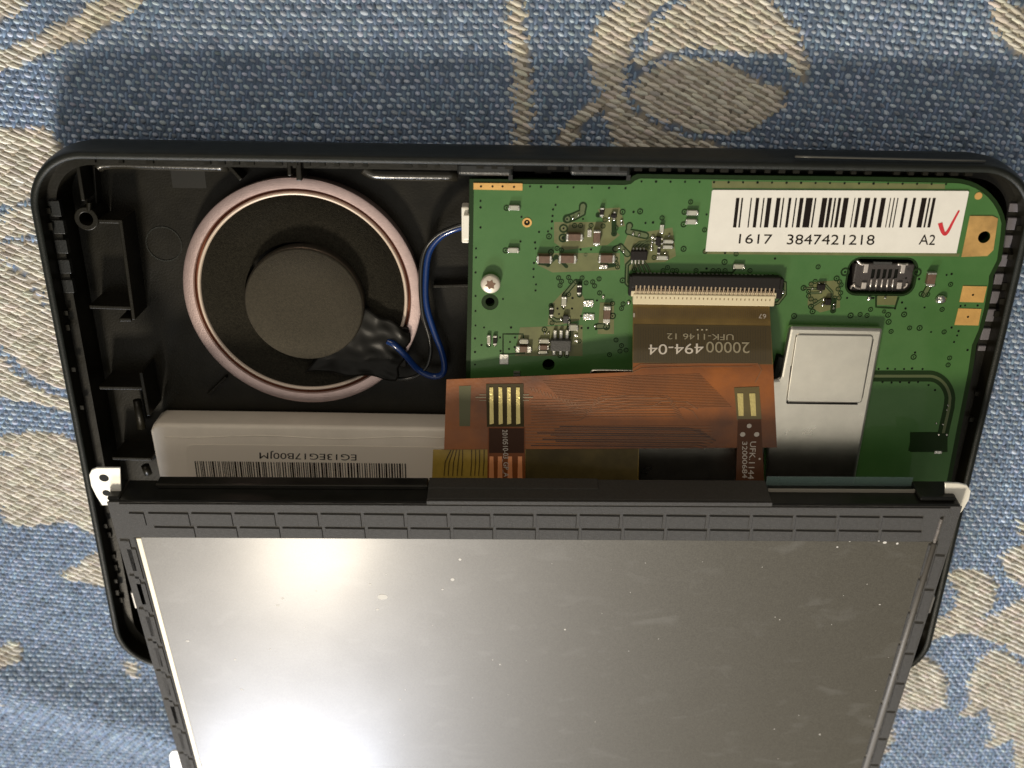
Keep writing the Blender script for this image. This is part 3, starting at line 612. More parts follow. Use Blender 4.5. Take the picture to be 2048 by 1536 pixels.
def ic(x0, y0, x1, y1, h, m, pins, name='chip'):
    b = wbox(name, x0, y0, x1, y1, PZ+.008, PZ+h, m, pcb, bevel=.012)
    for a in pins: wbox('pin', *a, PZ, PZ+h*.45, M_tin, b, bevel=.005)
    return b
ic(1262, 502, 1295, 521, .07, M_chip, [(x-1.6, 496, x+1.6, 503) for x in (1267, 1274, 1281, 1288)]+[(x-1.6, 520, x+1.6, 528) for x in (1264, 1271, 1278, 1286)])
ic(1101, 681, 1142, 703, .11, M_chipg, [(x-3, 661, x+3, 683) for x in (1110, 1122, 1134)]+[(x-2.8, 701, x+2.8, 710) for x in (1108, 1121, 1134)])
ic(1126, 632, 1137, 647, .07, M_chipg, [], 'transistor'); ic(1635, 569, 1651, 581, .06, M_chip, [], 'transistor'); ic(1651, 598, 1663, 611, .06, M_chip, [], 'transistor')
ic(1312, 474, 1322, 492, .05, M_chip, [(1308,476,1313,479),(1308,484,1313,487),(1321,476,1326,479),(1321,486,1326,489)], 'chip'); ic(1222, 428, 1234, 436, .05, M_chip, [], 'diode'); ic(1820, 866, 1888, 902, .004, M_pcbd, [], 'bare_footprint')
# white wire plug at the left edge
v, f = [], []
o = wbox('wire_socket', 923, 414, 938, 487, .52, .74, M_whp, pcb, bevel=.02); wbox('socket_step', 927, 430, 941, 480, .56, .79, M_whp, o, bevel=.015)
# micro USB connector seen through the slot
U = empty  # alias kept short
ub = wbox('usb_connector', 1707, 527, 1826, 583, .50, .72, mat('usb_plastic', (.055, .048, .045), .35, bump=.2), pcb, bevel=.02)
for x in (1746, 1757, 1769, 1780, 1792): wbox('slot', x-3.4, 539, x+3.4, 556, .715, .7235, M_hole, ub)
for i, x in enumerate((1741, 1752, 1763, 1774, 1785)):
    v, f = tube([at(x+2.2, 558, .735), at(x, 570, .735), at(x-1.6, 582, .70)], .014, 8); part('contact', v, f, mat('pin_silver', (.75, .70, .66), .3, metal=.6), ub, smooth=True)
for a in [(1728,528,1737,546),(1802,529,1811,547),(1723,565,1733,579),(1794,565,1804,579)]: wbox('latch_tab', *a, .70, .745, mat('tab_steel', (.72, .66, .60), .3, metal=.7), ub, bevel=.008)
for pts in ([(1714,520),(1722,528),(1728,528)], [(1707,567),(1711,575),(1722,578)], [(1806,577),(1812,572),(1814,566)], [(1795,528),(1808,529),(1816,528)], [(1701,578),(1703,573),(1707,571)]):
    v, f = tube(spline([at(x, y, .72) for x, y in pts], 4), .018, 8); part('shell_edge', v, f, mat('tab_steel', (1, 1, 1)), ub, smooth=True)
wbox('shell_bar', 1747, 524, 1784, 529, .6, .725, M_chipg, ub)
wbox('connector_body', 1700, 522, 1826, 586, .3, .50, M_hole, ub)
# shield can
shp = [(1580, 653), (1768, 657), (1712, 958), (1700, 1010), (1530, 1010), (1541, 760), (1557, 758), (1561, 752)]
sz = .93
P = px(shp, sz); v, f = prism(P, PZ+.01, sz); sh = part('shield_can', v, f, M_shld, pcb, bevel=.045, bseg=3)
v, f = prism(rrpoly(1582, 671, 1736, 806, .05, sz+.02), sz-.03, sz+.022); part('raised_panel', v, f, M_shld, sh, bevel=.018, bseg=3)
Q = [at(1590, 670, sz+.002), at(1747, 674, sz+.002), at(1722, 808, sz+.002), at(1574, 806, sz+.002)]
v, f = tube([Q[0]+(Q[1]-Q[0])*t for t in (.03, .5, .98)], .012, 6); part('emboss_line', v, f, M_groove, sh)
v, f = tube([Q[3]+(Q[2]-Q[3])*t for t in (.0, .5, .95)], .014, 6); part('emboss_line', v, f, M_groove, sh)
v, f = tube([Q[3]+(Q[0]-Q[3])*t for t in (.0, .25, .55)], .011, 6); part('emboss_line', v, f, M_groove, sh)
v, f = tube([Q[2]+(Q[1]-Q[2])*t for t in (.1, .5, .97)], .009, 6); part('emboss_line', v, f, M_groove, sh)
wbox('shield_notch', 1552, 715, 1562, 754, PZ+.01, sz+.012, M_hole, sh, ang=R(-6))
# second shield edge peeking out by the flexible circuit
v, f = tube(spline([at(*p, .88) for p in ((1181, 752), (1183, 744), (1190, 741), (1225, 741), (1275, 742))], 5), .022, 8); part('shield_edge', v, f, M_shld, pcb, smooth=True)
slab('lower_shield', [(1185, 744), (1528, 745), (1528, 1010), (1185, 1010)], PZ, .87, M_shld, pcb)
for y in (745, 751): wbox('solder_pad', 1027, y-1.5, 1040, y+1.5, PZ, PZ+.03, M_tin, pcb)
# ribbon connector
def conn():
    z1 = PZ+.12; c, hw, hh = wrect(1262, 553, 1563, 592, z1)
    b = wbox('ribbon_connector', 1264, 553, 1562, 578, PZ, z1, M_conn, pcb, bevel=.015)
    wbox('connector_arm', 1258, 553, 1270, 592, PZ, z1-.01, M_conn, b, bevel=.01); wbox('connector_arm', 1552, 558, 1566, 598, PZ, z1-.01, M_conn, b, bevel=.01)
    A, B = at(1272, 580, z1), at(1547, 586, z1); n = 34
    vp, fp = [], []; addbox(vp, fp, (0, 0, 0), (.0085, .065, .012)); mp_ = shared('contact_pin', vp, fp, M_pin)
    vp, fp = [], []; addbox(vp, fp, (0, 0, 0), (.006, .045, .010)); mp2 = shared('contact_pin', vp, fp, mat('pin_brown', (.26, .19, .13), .4, metal=.5))
    for i in range(n):
        p = A+(B-A)*i/(n-1)
        o = bpy.data.objects.new('contact_pin', mp_); COL.objects.link(o); o.parent = b; o.location = p+Vector((0, 0, -.01))-ORG[pcb]
        if i < n-1:
            q = A+(B-A)*(i+.5)/(n-1); o = bpy.data.objects.new('contact_pin', mp2); COL.objects.link(o); o.parent = b; o.location = q+Vector((0, -.025, -.012))-ORG[pcb]
    A, B = at(1276, 549, PZ+.02), at(1541, 554, PZ+.02)
    vp, fp = [], []; addbox(vp, fp, (0, 0, 0), (.0125, .028, .016)); ms = shared('solder_tail', vp, fp, M_tin)
    for i in range(33):
        p = A+(B-A)*i/32; o = bpy.data.objects.new('solder_tail', ms); COL.objects.link(o); o.parent = b; o.location = p-ORG[pcb]
    wbox('tail_row', 1270, 548, 1548, 558, PZ, PZ+.012, M_trk, b)
    wbox('contact_bed', 1270, 574, 1552, 590, PZ, z1-.035, M_conn, b)
    l = wbox('latch', 1266, 590, 1550, 611, PZ+.02, z1+.01, M_cream, b, bevel=.012)
    wbox('latch_wing', 1262, 584, 1553, 595, PZ+.03, z1-.004, M_cream, b, bevel=.008)
    v, f = [], []
    for i in range(33):
        p = A+(B-A)*i/32; q = at(1274+i*8.3, 595+i*.17, z1+.01); addbox(v, f, (q.x, q.y, z1+.0), (.006, .012, .0135))
    o = part('latch_tick', v, f, mat('tick_brown', (.22, .15, .07), .6), b); o['kind'] = 'stuff'
conn()
# barcode label
LB = slab('barcode_label', [(1426, 380), (1424, 383), (1411, 503), (1913, 506.5), (1938, 384), (1936, 382)], PZ+.006, PZ+.014, M_paper, pcb)
SL = lambda x, y: at(x, y, PZ+.014)
bars = [(1472.2,1479),(1483,1486.3),(1501.5,1504),(1512,1518.7),(1526.5,1529.2),(1534.7,1543.5),(1553.2,1561.4),(1566,1568.9),(1577.5,1583),(1591.2,1594),(1599.7,1607.4),(1612.3,1626),(1629.8,1633),(1644.6,1654.8),(1658,1664.8),(1669,1672.5),(1676.8,1682.7),(1687.5,1697.7),(1709,1711),(1716,1722.7),(1729.9,1740.4),(1747.8,1753.5),(1762.5,1772),(1780.4,1782.3),(1787.5,1790),(1794.7,1797),(1809,1815),(1826.4,1832.3),(1843.5,1853.8),(1857.8,1861.4),(1865.7,1871.7)]
v, f = [], []
for a, b in bars:
    p, q = SL(a, 396), SL(b, 396); y1 = SL(a, 455).y; s = len(v)
    v += [(p.x, p.y, PZ+.0165), (q.x, q.y, PZ+.0165), (q.x, y1, PZ+.0165), (p.x, y1, PZ+.0165)]; f.append((s, s+1, s+2, s+3))
part('barcode', v, f, M_ink, LB)
text_on('1617', (1479, 468), (1545, 469), (1477, 487), SL, M_ink, LB, .0025); text_on('3847421218', (1575, 469), (1750, 470), (1573, 489), SL, M_ink, LB, .0025); text_on('A2', (1840, 469), (1872, 470), (1837, 489), SL, M_ink, LB, .0025)
ck = spline([(1880, 446), (1884, 460), (1889, 468), (1896, 462), (1906, 443), (1918, 421)], 5); v, f = [], []
for i, q in enumerate(ck):
    t = i/(len(ck)-1); d = (ck[min(i+1, len(ck)-1)]-ck[max(i-1, 0)]).normalized(); wv = 4.7*(1-t*.62); nn = Vector((-d.y, d.x))*wv
    for sg in (1, -1): p = SL(q.x+nn.x*sg, q.y+nn.y*sg); v.append((p.x, p.y, PZ+.0172))
for i in range(len(ck)-1): f.append((2*i, 2*i+1, 2*i+3, 2*i+2))
part('check_mark', v, f, M_red, LB)
# screw
c = at(981, 569, .90); sr = (at(1001, 569, .90)-at(981, 569, .90)).length
scw = empty('screw', (c.x, c.y, PZ), 'small pale screw with a star socket near the left edge of the green board', 'screw')
v, f = lathe([(sr*.55, PZ), (sr*.98, PZ+.045), (sr, PZ+.07), (sr*.95, PZ+.095), (sr*.8, PZ+.108), (.0001, PZ+.112)], c, 40); hd = part('screw_head', v, f, mat('screw_steel', (.72, .66, .55), .42, metal=.3), scw, smooth=True)
st = [(c.x+(.046 if i % 2 else .072)*math.cos(R(i*30+12)), c.y+(.046 if i % 2 else .072)*math.sin(R(i*30+12))) for i in range(12)]
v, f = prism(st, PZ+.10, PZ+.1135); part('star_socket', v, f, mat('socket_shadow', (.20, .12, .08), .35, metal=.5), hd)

# ------------------------------------------------------------------ battery
BZ = .62; c = at(600, 900, BZ)
bat = empty('battery', (c.x, c.y, .13), 'flat cream battery pack with an upside down barcode strip, half hidden under the screen', 'battery')
v, f = prism(px([(300, 864), (304, 853), (314, 848), (600, 852), (900, 857), (1000, 859), (1000, 1160), (350, 1160), (346, 1100)], BZ), .13, BZ); part('pouch', v, f, M_bat, bat, bevel=.06, bseg=4, smooth=True)
SB = lambda x, y: at(x, y, BZ+.005)
o = slab('label', [(372, 898), (378, 891), (388, 889), (700, 892), (980, 896), (980, 1000), (380, 1000)], BZ-.002, BZ+.005, M_batl, bat)
v, f = tube(spline([at(x, 872+2.5*math.sin(x*.021)+(x-300)*.008, BZ-.002) for x in range(330, 990, 30)], 3), .010, 6); part('wrap_seam', v, f, M_bat, bat, smooth=True)
text_on('EG13EG17B00JM', (713, 921), (519, 917), (713, 905), SB, M_ink, o, .003)
v, f = [], []; x = 389.0; rr_ = random.Random(5)
while x < 811:
    wd = rr_.choice((1.6, 1.6, 2.4, 3.6)); p, q, r_ = SB(x, 922+(x-389)*.012), SB(x+wd, 922+(x-389)*.012), SB(x, 965); s = len(v)
    v += [(p.x, p.y, BZ+.008), (q.x, q.y, BZ+.008), (q.x, r_.y, BZ+.008), (p.x, r_.y, BZ+.008)]; f.append((s, s+1, s+2, s+3)); x += wd+rr_.choice((1.5, 1.8, 2.6, 3.6))
part('barcode', v, f, M_ink, o)

# ------------------------------------------------------------------ flexible display circuit
def zf(x, y, ):
    ys = [590, 612, 640, 700, 745, 820, 895, 950, 1010]; zs = [.90, .90, .99, 1.10, 1.15, 1.17, 1.17, 1.25, 1.36]
    z = float(np.interp(y, ys, zs)); t = min(1, max(0, (x-880)/400)); t = t*t*(3-2*t); lo = .93+max(0, y-860)*.0012
    return lo+(z-lo)*(.12+.88*t) if y > 735 else z
SF = lambda x, y: at(x, y, zf(x, y))
c = at(1250, 820, .9)
flx = empty('flexible_circuit', (c.x, c.y, .9), 'translucent orange and olive flexible circuit joining the ribbon connector to the screen', 'flexible circuit')
def sheet(name, quad, m, n=(24, 24), off=0.0, thick=.010, parent=None):
    """quad of pixel corners TL, TR, BR, BL filled by a grid that lies on the flex surface"""
    A, B, C_, D_ = [Vector(q) for q in quad]; v = []; f = []; nu, nv = n
    for j in range(nv+1):
        for i in range(nu+1):
            a, b = i/nu, j/nv; q = (A*(1-a)+B*a)*(1-b)+(D_*(1-a)+C_*a)*b; p = SF(q.x, q.y); v.append((p.x, p.y, p.z+off))
    k = len(v); v += [(p[0], p[1], p[2]-thick) for p in v[:k]]
    g = lambda i, j: j*(nu+1)+i
    for j in range(nv):
        for i in range(nu): f.append((g(i, j), g(i+1, j), g(i+1, j+1), g(i, j+1))); f.append((k+g(i, j), k+g(i, j+1), k+g(i+1, j+1), k+g(i+1, j)))
    for i in range(nu): f.append((g(i, 0), k+g(i, 0), k+g(i+1, 0), g(i+1, 0))); f.append((g(i, nv), g(i+1, nv), k+g(i+1, nv), k+g(i, nv)))
    for j in range(nv): f.append((g(0, j), g(0, j+1), k+g(0, j+1), k+g(0, j))); f.append((g(nu, j), k+g(nu, j), k+g(nu, j+1), g(nu, j+1)))
    o = part(name, v, f, m, parent or flx, smooth=True); e = o.modifiers.new('sharp_sides', 'EDGE_SPLIT'); e.split_angle = R(50); return o
neck = sheet('neck', [(1266, 606), (1539, 610), (1546, 730), (1265, 746)], M_flexb, (24, 24), .0)
sheet('dark_band', [(1267, 648), (1541, 652), (1544, 728), (1266, 725)], M_flexd, (20, 14), .003, parent=neck)  # darker sheet over the lettered part of the neck
body = sheet('body', [(893, 759), (1266, 744), (1266, 897), (888, 899)], M_flexo, (30, 16), .001)
body2 = sheet('body', [(1266, 726), (1546, 729), (1554, 895), (1266.0, 897)], M_flexo, (24, 18), .001)
def flines(lst, m, off, parent, name='printed_trace'):
    v, f = [], []
    for pts, wd in lst: ribbon_geo(pts, wd, SF, v, f, off, .002)
    return part(name, v, f, m, parent)
lines, lined = [], []
for i in range(10): y = 856+i*4.2; lined.append(([(1060+rng.integers(0, 60), y-3), (1200, y-2), (1420-abs(i-5)*9, y), (1432-abs(i-5)*6, y+4)], 2.0))
for i in range(7): y = 852+i*6.0; lines.append(([(1050, y-2), (1200, y-1), (1425, y)], 1.1))
for i in range(9): y = 800+i*5.2; lines.append(([(1062, y+i*.5), (1190-i*4, y-1), (1204-i*4, y-8), (1330+i*3, y-9), (1345+i*3, y-2)], 1.2))
lines += [([(1265, 738), (1280, 729), (1400, 727), (1515, 727), (1523, 740), (1510, 765)], 2.0), ([(1262, 746), (1284, 736), (1400, 733), (1505, 733)], 1.6), ([(1300, 815), (1325, 802), (1372, 803), (1395, 818)], 1.8), ([(1060, 812), (1190, 808), (1215, 797), (1320, 795)], 1.6), ([(1360, 812), (1385, 822), (1396, 838)], 1.4)]
for i in range(22): y = 762+i*3.1; lines.append(([(1085+i*3, y), (1265, y-10), (1400+i*3, y-14)], .8))
for i in range(14): x = 1060+i*7; lines.append(([(x, 775+i*2.5), (x+4, 783+i*2.5), (x+7, 775+i*2.5)], 1.5))
o = flines(lines, M_flexl, .0062, body, 'pale_trace'); o = flines(lined, M_flexk, .0050, body, 'dark_trace')
o = sheet('window', [(918, 772), (942, 771), (940, 852), (919, 852)], M_flexg, (4, 10), .005, .003, parent=body)
fine = [([(x, 616), (x, 646)], .9) for x in np.arange(1276, 1536, 4.1)]; flines(fine, mat('neck_line', (.14, .09, .035), .35), .004, neck, 'neck_trace')
fine = [([(x, 655), (x, 722)], .7) for x in np.arange(1276, 1536, 5.1)]; flines(fine, mat('neck_line_dark', (.042, .033, .018), .35), .0055, neck, 'neck_trace')
text_on('20000', (1499, 706), (1412, 704.5), (1499, 684), SF, M_silkd, neck, .008); text_on('494-04', (1407, 706.5), (1297, 709), (1407, 686), SF, M_silk, neck, .008)  # one print in two tones: specular light put into the colour
text_on('UFK-1146 12', (1467, 680), (1334, 678), (1467, 668), SF, M_silkd, neck, .008)
text_on('67', (1532, 637), (1517, 636), (1532, 628), SF, M_silk, neck, .006); text_on('1', (1269.5, 634), (1266.5, 634), (1269.5, 626), SF, M_silk, neck, .006)
for x in (1395, 1404, 1413): 
    p = SF(x, 659); v, f = prism(circ(p, .012, 8), p.z+.004, p.z+.009); part('printed_dot', v, f, M_silkd, neck)
# yellow film, tail strips
sheet('yellow_film', [(866, 901), (1278, 897), (1276, 1004), (862, 1004)], M_flexy, (16, 8), -.02)
sheet('olive_film', [(1052, 899), (1277, 898), (1275, 1004), (1050, 1004)], mat('flex_olive_film', (.075, .055, .016), .45, var=.3, vs=3, spec=.25), (10, 8), -.012)
yl = []
for i, x in enumerate((890, 898, 907, 916, 925, 943, 951, 959, 968)): yl.append(([(x+max(0, 12-i*3), 900), (x, 925), (x-2, 952)], 1.5))
flines(yl, mat('film_line', (.07, .045, .012), .4), -.006, flx, 'film_trace')
tl = sheet('touch_tail', [(976, 855), (1050, 855), (1051, 1004), (974, 1004)], mat('tail_orange', (.20, .06, .014), .4, spec=.3), (6, 14), .009)
sheet('tail_shade', [(978, 856), (1048, 856), (1048, 905), (978, 905)], mat('tail_brown', (.050, .020, .009), .5, spec=.2), (6, 6), .013, .003, parent=tl)
for x in (983, 1000, 1020, 1040): sheet('copper_strip', [(x-4, 912), (x+4, 912), (x+5, 960), (x-5, 960)], M_copper, (2, 6), .014, .003, parent=tl)
text_on('2010510-03_GP_A', (1015, 858), (1018, 952), (1003, 858), SF, M_silk, tl, .022)
sheet('pad_window', [(972, 768), (1047, 767), (1048, 853), (974, 853)], mat('window_dark', (.050, .036, .010), .5, spec=.2), (6, 8), .0075, .003, parent=tl)
for x in (983, 1001, 1018, 1036): sheet('solder_stripe', [(x-3.8, 774), (x+3.2, 774), (x+4.6, 846), (x-3.6, 848)], M_gpad, (3, 10), .016, .006, parent=tl)
for sx, xa, xb in ((0, 951, 972), (1, 1046, 1066)):
    flines([([(xa+(8 if not sx else 0), 789), (xb-(8 if sx else 0), 789)], 1.4), ([(xa, 794), (xb, 794)], 2.0), ([(xa+(8 if not sx else 0), 800), (xb-(8 if sx else 0), 800)], 1.4)], M_silkd, .009, tl, 'alignment_mark')
bt = sheet('backlight_tail', [(1476, 838), (1522, 838), (1530, 1004), (1470, 1004)], mat('tail_dark', (.10, .040, .018), .45, spec=.25), (5, 16), .009)
sheet('pad_window', [(1468, 775), (1518, 773), (1523, 838), (1474, 840)], mat('window_olive', (.10, .070, .010), .3, coat=.3), (5, 6), .007, .003, parent=bt)
for a, b in ((1474, 1480), (1498, 1505)): sheet('solder_stripe', [(a, 786), (a+12, 786), (b+7, 831), (b-3, 831)], M_gpad, (3, 6), .013, .004, parent=bt)
for x, y, r in ((1485, 868, 5.4), (1513, 868, 5.4), (1498, 851, 5), (1519, 917, 2.3)):
    p = SF(x, y); s = r*.0066; v, f = prism(circ(p, s, 14), p.z+.008, p.z+.014); part('printed_dot', v, f, M_silk, bt)
text_on('UFK.1144', (1512, 882), (1507, 957), (1500, 882), SF, M_silk, bt, .016); text_on('32000684', (1494, 882), (1494, 955), (1484, 882), SF, M_silk, bt, .016)

# ------------------------------------------------------------------ display panel (tilted, resting on the lower rim of the case)
PHI, DEL = R(7.8), R(.65); ZT, TH = 1.95, .50
O = at(213, 1005, ZT)
u = Vector((math.cos(DEL), math.sin(DEL), 0)); b0 = Vector((-math.sin(DEL), math.cos(DEL), 0)); vup = (b0*math.cos(PHI)+Vector((0, 0, math.sin(PHI)))).normalized(); nrm = u.cross(vup)
ROT = Matrix((u, vup, nrm)).transposed()
pan = empty('display_panel', O, 'grey screen in a dark ribbed frame, propped over the lower half of the case', 'display panel', rot=ROT)
def PL(x, y, c=0.0):
    p0 = O+nrm*c; r = raydir(x, y); p = CAM+r*(nrm.dot(p0-CAM)/nrm.dot(r)); d = p-O; return Vector((d.dot(u), d.dot(vup), c))
WP = PL(1925, 1015).x; LP = 6.15
def lbox(name, a0, a1, b0_, b1_, c0, c1, m, parent, **k):
    v, f = prism([(a0, b0_), (a1, b0_), (a1, b1_), (a0, b1_)], c0, c1); return mesh_obj(name, v, f, m, parent, **k)
body_ = lbox('bezel_body', 0, WP, -LP, -.0, -TH, -.03, M_bez, pan, bevel=.03)
il, ir = PL(272, 1080).x, PL(1867, 1085).x; it = PL(1024, 1080).y; ib = -LP+.42
# gasket frame: four strips butted end to end
GZ = -.03
fr_t = lbox('frame_strip', 0.0, WP, it, -.005, GZ, -.012, M_rub, pan)
fr_l = lbox('frame_strip', 0.0, il, ib, it, GZ, -.012, M_rub, pan); fr_r = lbox('frame_strip', ir, WP, ib, it, GZ, -.012, M_rub, pan); lbox('frame_strip', 0.0, WP, -LP, ib, GZ, -.012, M_rub, pan)
# raised gasket cells in rows (each its own piece, shared meshes)
pitch = .583; cw = pitch-.035
yr1, yr2, yr3 = PL(1024, 1028).y, PL(1024, 1057).y, it
def cellmesh(wd, hh_):
    v, f = prism([(-wd/2+.01, -hh_/2+.0), (wd/2-.0, -hh_/2), (wd/2, hh_/2-.01), (-wd/2, hh_/2)], 0, .020)
    # chamfered top
    v = v[:4]+[(x*.965, y*.90, .0235) for x, y, _ in v[4:]]
    return shared('gasket_cell', v, f, M_rub)
def cell(me, x, y, par):
    o = bpy.data.objects.new('gasket_cell', me); COL.objects.link(o); o.parent = par; o.location = (x, y, -.015); return o
lbox('frame_band', .16, WP-.16, yr1+.012, -.02, -.014, .006, M_rub, fr_t, bevel=.006)
m1 = cellmesh(cw, abs(yr2-yr1)-.025); m2 = cellmesh(cw, abs(yr3-yr2)-.015)
x = .50+pitch/2
while x < WP-.35:
    cell(m1, x, (yr1+yr2)/2, fr_t); cell(m2, x+.035, (yr2+yr3)/2, fr_t); x += pitch
cell(cellmesh(.20, abs(yr2-yr1)-.025), .36, (yr1+yr2)/2, fr_t)
m3 = cellmesh(.13, .62); m4 = cellmesh(.125, .62); y = it-.18
while y > -LP+.7:
    cell(m3, .10, y-.15, fr_l); cell(m4, il-.10, y-.30, fr_l); cell(m3, WP-.10, y-.35, fr_r); cell(m4, WP-.24, y-.15, fr_r); y -= .655
# raised round-edged ridge on the inner right, cream strip painting the lit bevel on the inner left
v, f = tube([Vector((ir+.012, it-.02, -.01)), Vector((ir+.012, -3, -.01)), Vector((ir+.012, ib, -.01))], .045, 10); mesh_obj('inner_ridge', v, f, mat('ridge_grey', (.14, .13, .115), .5, bump=.3), pan, smooth=True)
v, f = tube([Vector((ir-.01+.17*(1-t)*0+.02, it+.42-t*.42, .0)) for t in (0, .3, .6, 1)], .022, 8); mesh_obj('frayed_edge', v, f, mat('frayed', (.16, .14, .12), .5, bump=1, bs=60, var=.6, vs=20), pan)
lbox('edge_strip', il+.0, il+.075, ib, it-.01, -.04, -.004, M_strip, pan, bevel=.012)
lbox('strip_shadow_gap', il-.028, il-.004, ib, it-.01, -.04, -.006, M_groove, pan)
# screen glass with satin polariser
M_scr = bpy.data.materials.new('satin_polariser'); M_scr.use_nodes = True; nt = M_scr.node_tree; b = nt.nodes['Principled BSDF']
tc = nt.nodes.new('ShaderNodeTexCoord'); n1 = nt.nodes.new('ShaderNodeTexNoise'); n1.inputs['Scale'].default_value = 55; n1.inputs['Detail'].default_value = 4
n3 = nt.nodes.new('ShaderNodeTexNoise'); n3.inputs['Scale'].default_value = 1.1; n3.inputs['Detail'].default_value = 5; mr = nt.nodes.new('ShaderNodeMapRange'); mr.inputs[1].default_value = .3; mr.inputs[2].default_value = .7; mr.inputs[3].default_value = .465; mr.inputs[4].default_value = .485; b.inputs['Coat Weight'].default_value = .15; b.inputs['Coat Roughness'].default_value = .20
nt.links.new(tc.outputs['Object'], n1.inputs[0]); nt.links.new(tc.outputs['Object'], n3.inputs[0]); nt.links.new(n3.outputs[0], mr.inputs[0]); nt.links.new(mr.outputs[0], b.inputs['Roughness'])
rp = nt.nodes.new('ShaderNodeValToRGB'); rp.color_ramp.elements[0].color = (.048, .042, .029, 1); rp.color_ramp.elements[1].color = (.080, .073, .054, 1); rp.color_ramp.elements[0].position = .3; rp.color_ramp.elements[1].position = .7
nt.links.new(n1.outputs[0], rp.inputs[0])
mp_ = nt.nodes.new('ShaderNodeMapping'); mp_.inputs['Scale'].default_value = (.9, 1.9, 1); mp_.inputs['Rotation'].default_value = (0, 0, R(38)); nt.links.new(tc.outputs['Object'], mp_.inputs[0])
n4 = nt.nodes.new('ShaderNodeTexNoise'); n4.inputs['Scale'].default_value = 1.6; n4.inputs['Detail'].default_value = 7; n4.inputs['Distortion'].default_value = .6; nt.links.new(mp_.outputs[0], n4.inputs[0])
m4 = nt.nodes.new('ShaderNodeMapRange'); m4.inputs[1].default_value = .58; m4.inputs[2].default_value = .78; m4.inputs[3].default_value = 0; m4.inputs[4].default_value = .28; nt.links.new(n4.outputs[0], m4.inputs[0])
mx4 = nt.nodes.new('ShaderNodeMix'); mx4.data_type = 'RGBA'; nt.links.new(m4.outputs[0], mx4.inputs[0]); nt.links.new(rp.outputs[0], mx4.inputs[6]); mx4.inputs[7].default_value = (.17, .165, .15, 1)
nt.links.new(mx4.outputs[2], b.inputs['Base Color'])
b.inputs['Specular IOR Level'].default_value = .60; b.inputs['Metallic'].default_value = .0
bp = nt.nodes.new('ShaderNodeBump'); bp.inputs['Strength'].default_value = .10; bp.inputs['Distance'].default_value = .01; nt.links.new(n1.outputs[0], bp.inputs['Height']); nt.links.new(bp.outputs[0], b.inputs['Normal'])
scr = lbox('screen', il+.075, ir, ib, it, -.03, -.010, M_scr, pan)
# smudges and specks of dust on the glass
M_dust = mat('dust', (.62, .60, .55), .8)
v, f = [], []
for i in range(58):
    if i < 22: xx, yy, r_ = [(765,1195,11),(740,1170,3),(755,1220,3.5),(565,1198,3),(555,1212,4),(905,1160,4),(885,1180,2.5),(1770,1086,4),(1758,1083,2),(1795,1088,2.5),(1700,1083,2),(375,1283,4),(470,1320,2.5),(483,1380,3),(540,1300,2),(920,1120,3),(1675,1095,2),(1640,1470,2),(1760,1210,2),(1130,1260,2),(800,1400,2),(1000,1330,2)][i]
    else: xx, yy, r_ = rng.uniform(420, 1780), rng.uniform(1090, 1530), rng.uniform(.5, 1.3)
    p = PL(xx, yy); s = r_*.0068; v2, f2 = prism(circ((p.x, p.y), s, 10, s*rng.uniform(.6, 1.1)), -.010, -.0085); k = len(v); v += v2; f += [tuple(k+q for q in g) for g in f2]
o = mesh_obj('dust_specks', v, f, M_dust, scr); o['kind'] = 'stuff'
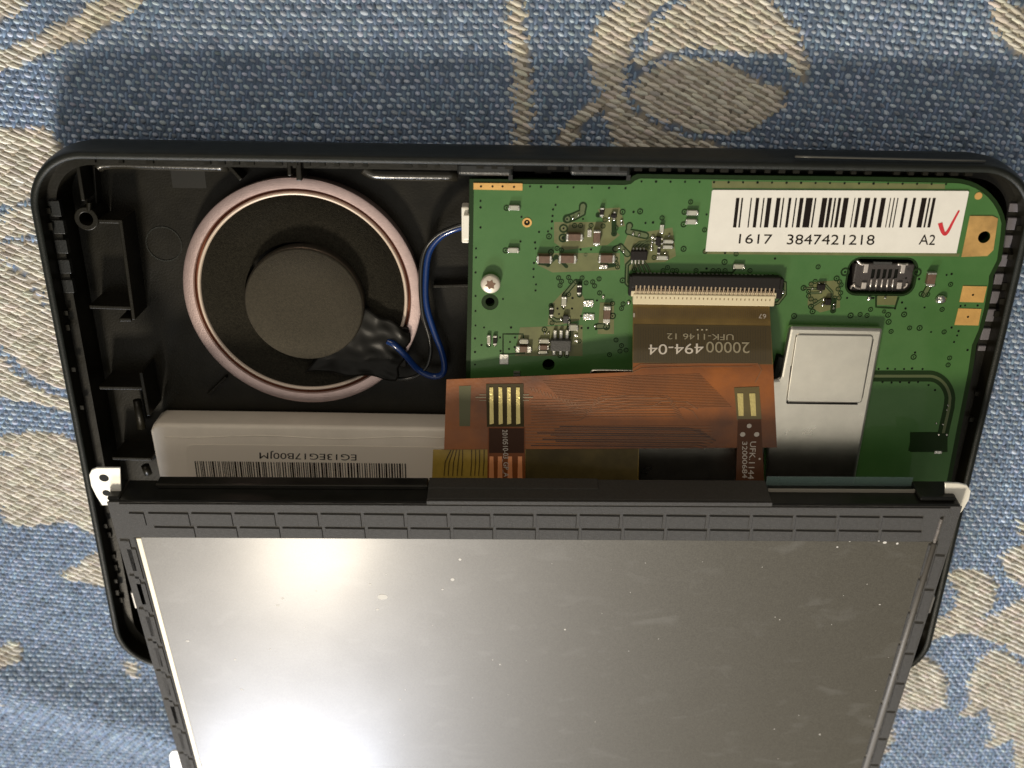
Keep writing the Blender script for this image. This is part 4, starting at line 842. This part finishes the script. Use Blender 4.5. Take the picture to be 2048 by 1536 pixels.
# side face details (facing the camera): ledges, taped hump, film
ax = lambda x: PL(x, 1005).x
lbox('side_ledge', ax(300), ax(852), -.0, .075, -TH+.02, -TH+.20, M_bez, pan, bevel=.015)
lbox('side_ledge_lip', ax(300), ax(852), .06, .085, -TH+.185, -TH+.215, mat('lip_black', (.03, .027, .02), .2), pan, bevel=.006)
lbox('taped_hump', ax(853), ax(1546), -.0, .055, -TH+.01, -.045, M_rubt, pan, bevel=.02)
lbox('hump_fold', ax(853), ax(1200), -.0, .072, -TH+.01, -TH+.24, M_rubt, pan, bevel=.015)
lbox('hump_top', ax(853), ax(1546), -.09, .05, -.03, -.0055, M_rub, pan, bevel=.008)
lbox('clear_film', ax(1546), ax(1846), .0, .15, -TH+.05, -TH+.062, M_film, pan)
lbox('film_highlight', ax(1546), ax(1846), -.0, .05, -TH+.19, -TH+.205, mat('film_highlight', (.35, .33, .28), .2), pan)  # pale line: highlight beside the film painted as colour
lbox('corner_block', ax(1846), WP-.05, -.0, .07, -TH+.02, -.10, M_bez, pan, bevel=.03)
for a0, a1 in ((235, 345), (375, 520), (545, 700), (720, 840), (895, 1035), (1060, 1180), (1570, 1685), (1705, 1845)):   # bowed gaps in the gasket edge
    A, B = ax(a0), ax(a1); n = 12; v = []; 
    for i in range(n+1): t = i/n; v.append((A+(B-A)*t, .004, -.042))
    for i in range(n, -1, -1): t = i/n; v.append((A+(B-A)*t, .004, -.042+.032*math.sin(math.pi*t)))
    k = len(v); v2 = v+[(q[0], q[1]-.03, q[2]) for q in v]; f = [tuple(range(k))]+[(i, (i+1) % k, k+(i+1) % k, k+i) for i in range(k)]
    mesh_obj('edge_gap', v2, f, M_groove, pan)
# white metal mounting ears
def ear(pts, c, holes=()):
    v, f = prism([tuple(PL(x, y, c))[:2] for x, y in pts], c-.03, c); o = mesh_obj('mounting_ear', v, f, M_white, pan, bevel=.008)
    for x, y, r_ in holes:
        p = PL(x, y, c); v, f = prism(circ((p.x, p.y), r_*.0068, 18, r_*.0062), c-.01, c+.003); mesh_obj('ear_hole', v, f, M_hole, o)
ear([(178, 950), (183, 940), (193, 936), (240, 936), (243, 1010), (204, 1011), (192, 992), (182, 972)], -.20, [(208, 956, 9.5), (213, 986, 8)])
ear([(1890, 966), (1918, 967), (1934, 971), (1942, 982), (1938, 1000), (1925, 1022), (1912, 1036), (1890, 1030)], -.20)
ear([(338, 1512), (343, 1503), (352, 1502), (390, 1502), (390, 1560), (352, 1560), (342, 1540)], -.20)
lbox('bezel_corner', -.02, .16, -.03, .035, -TH+.02, -.06, M_bez, pan, bevel=.05)
for xs, sg in ((0, -1), (WP, 1)):
    lbox('side_clip', min(xs, xs+sg*.06), max(xs, xs+sg*.06), -2.05, -1.72, -.35, -.06, mat('clip_metal', (.25, .24, .22), .35, metal=.5), pan, bevel=.015)
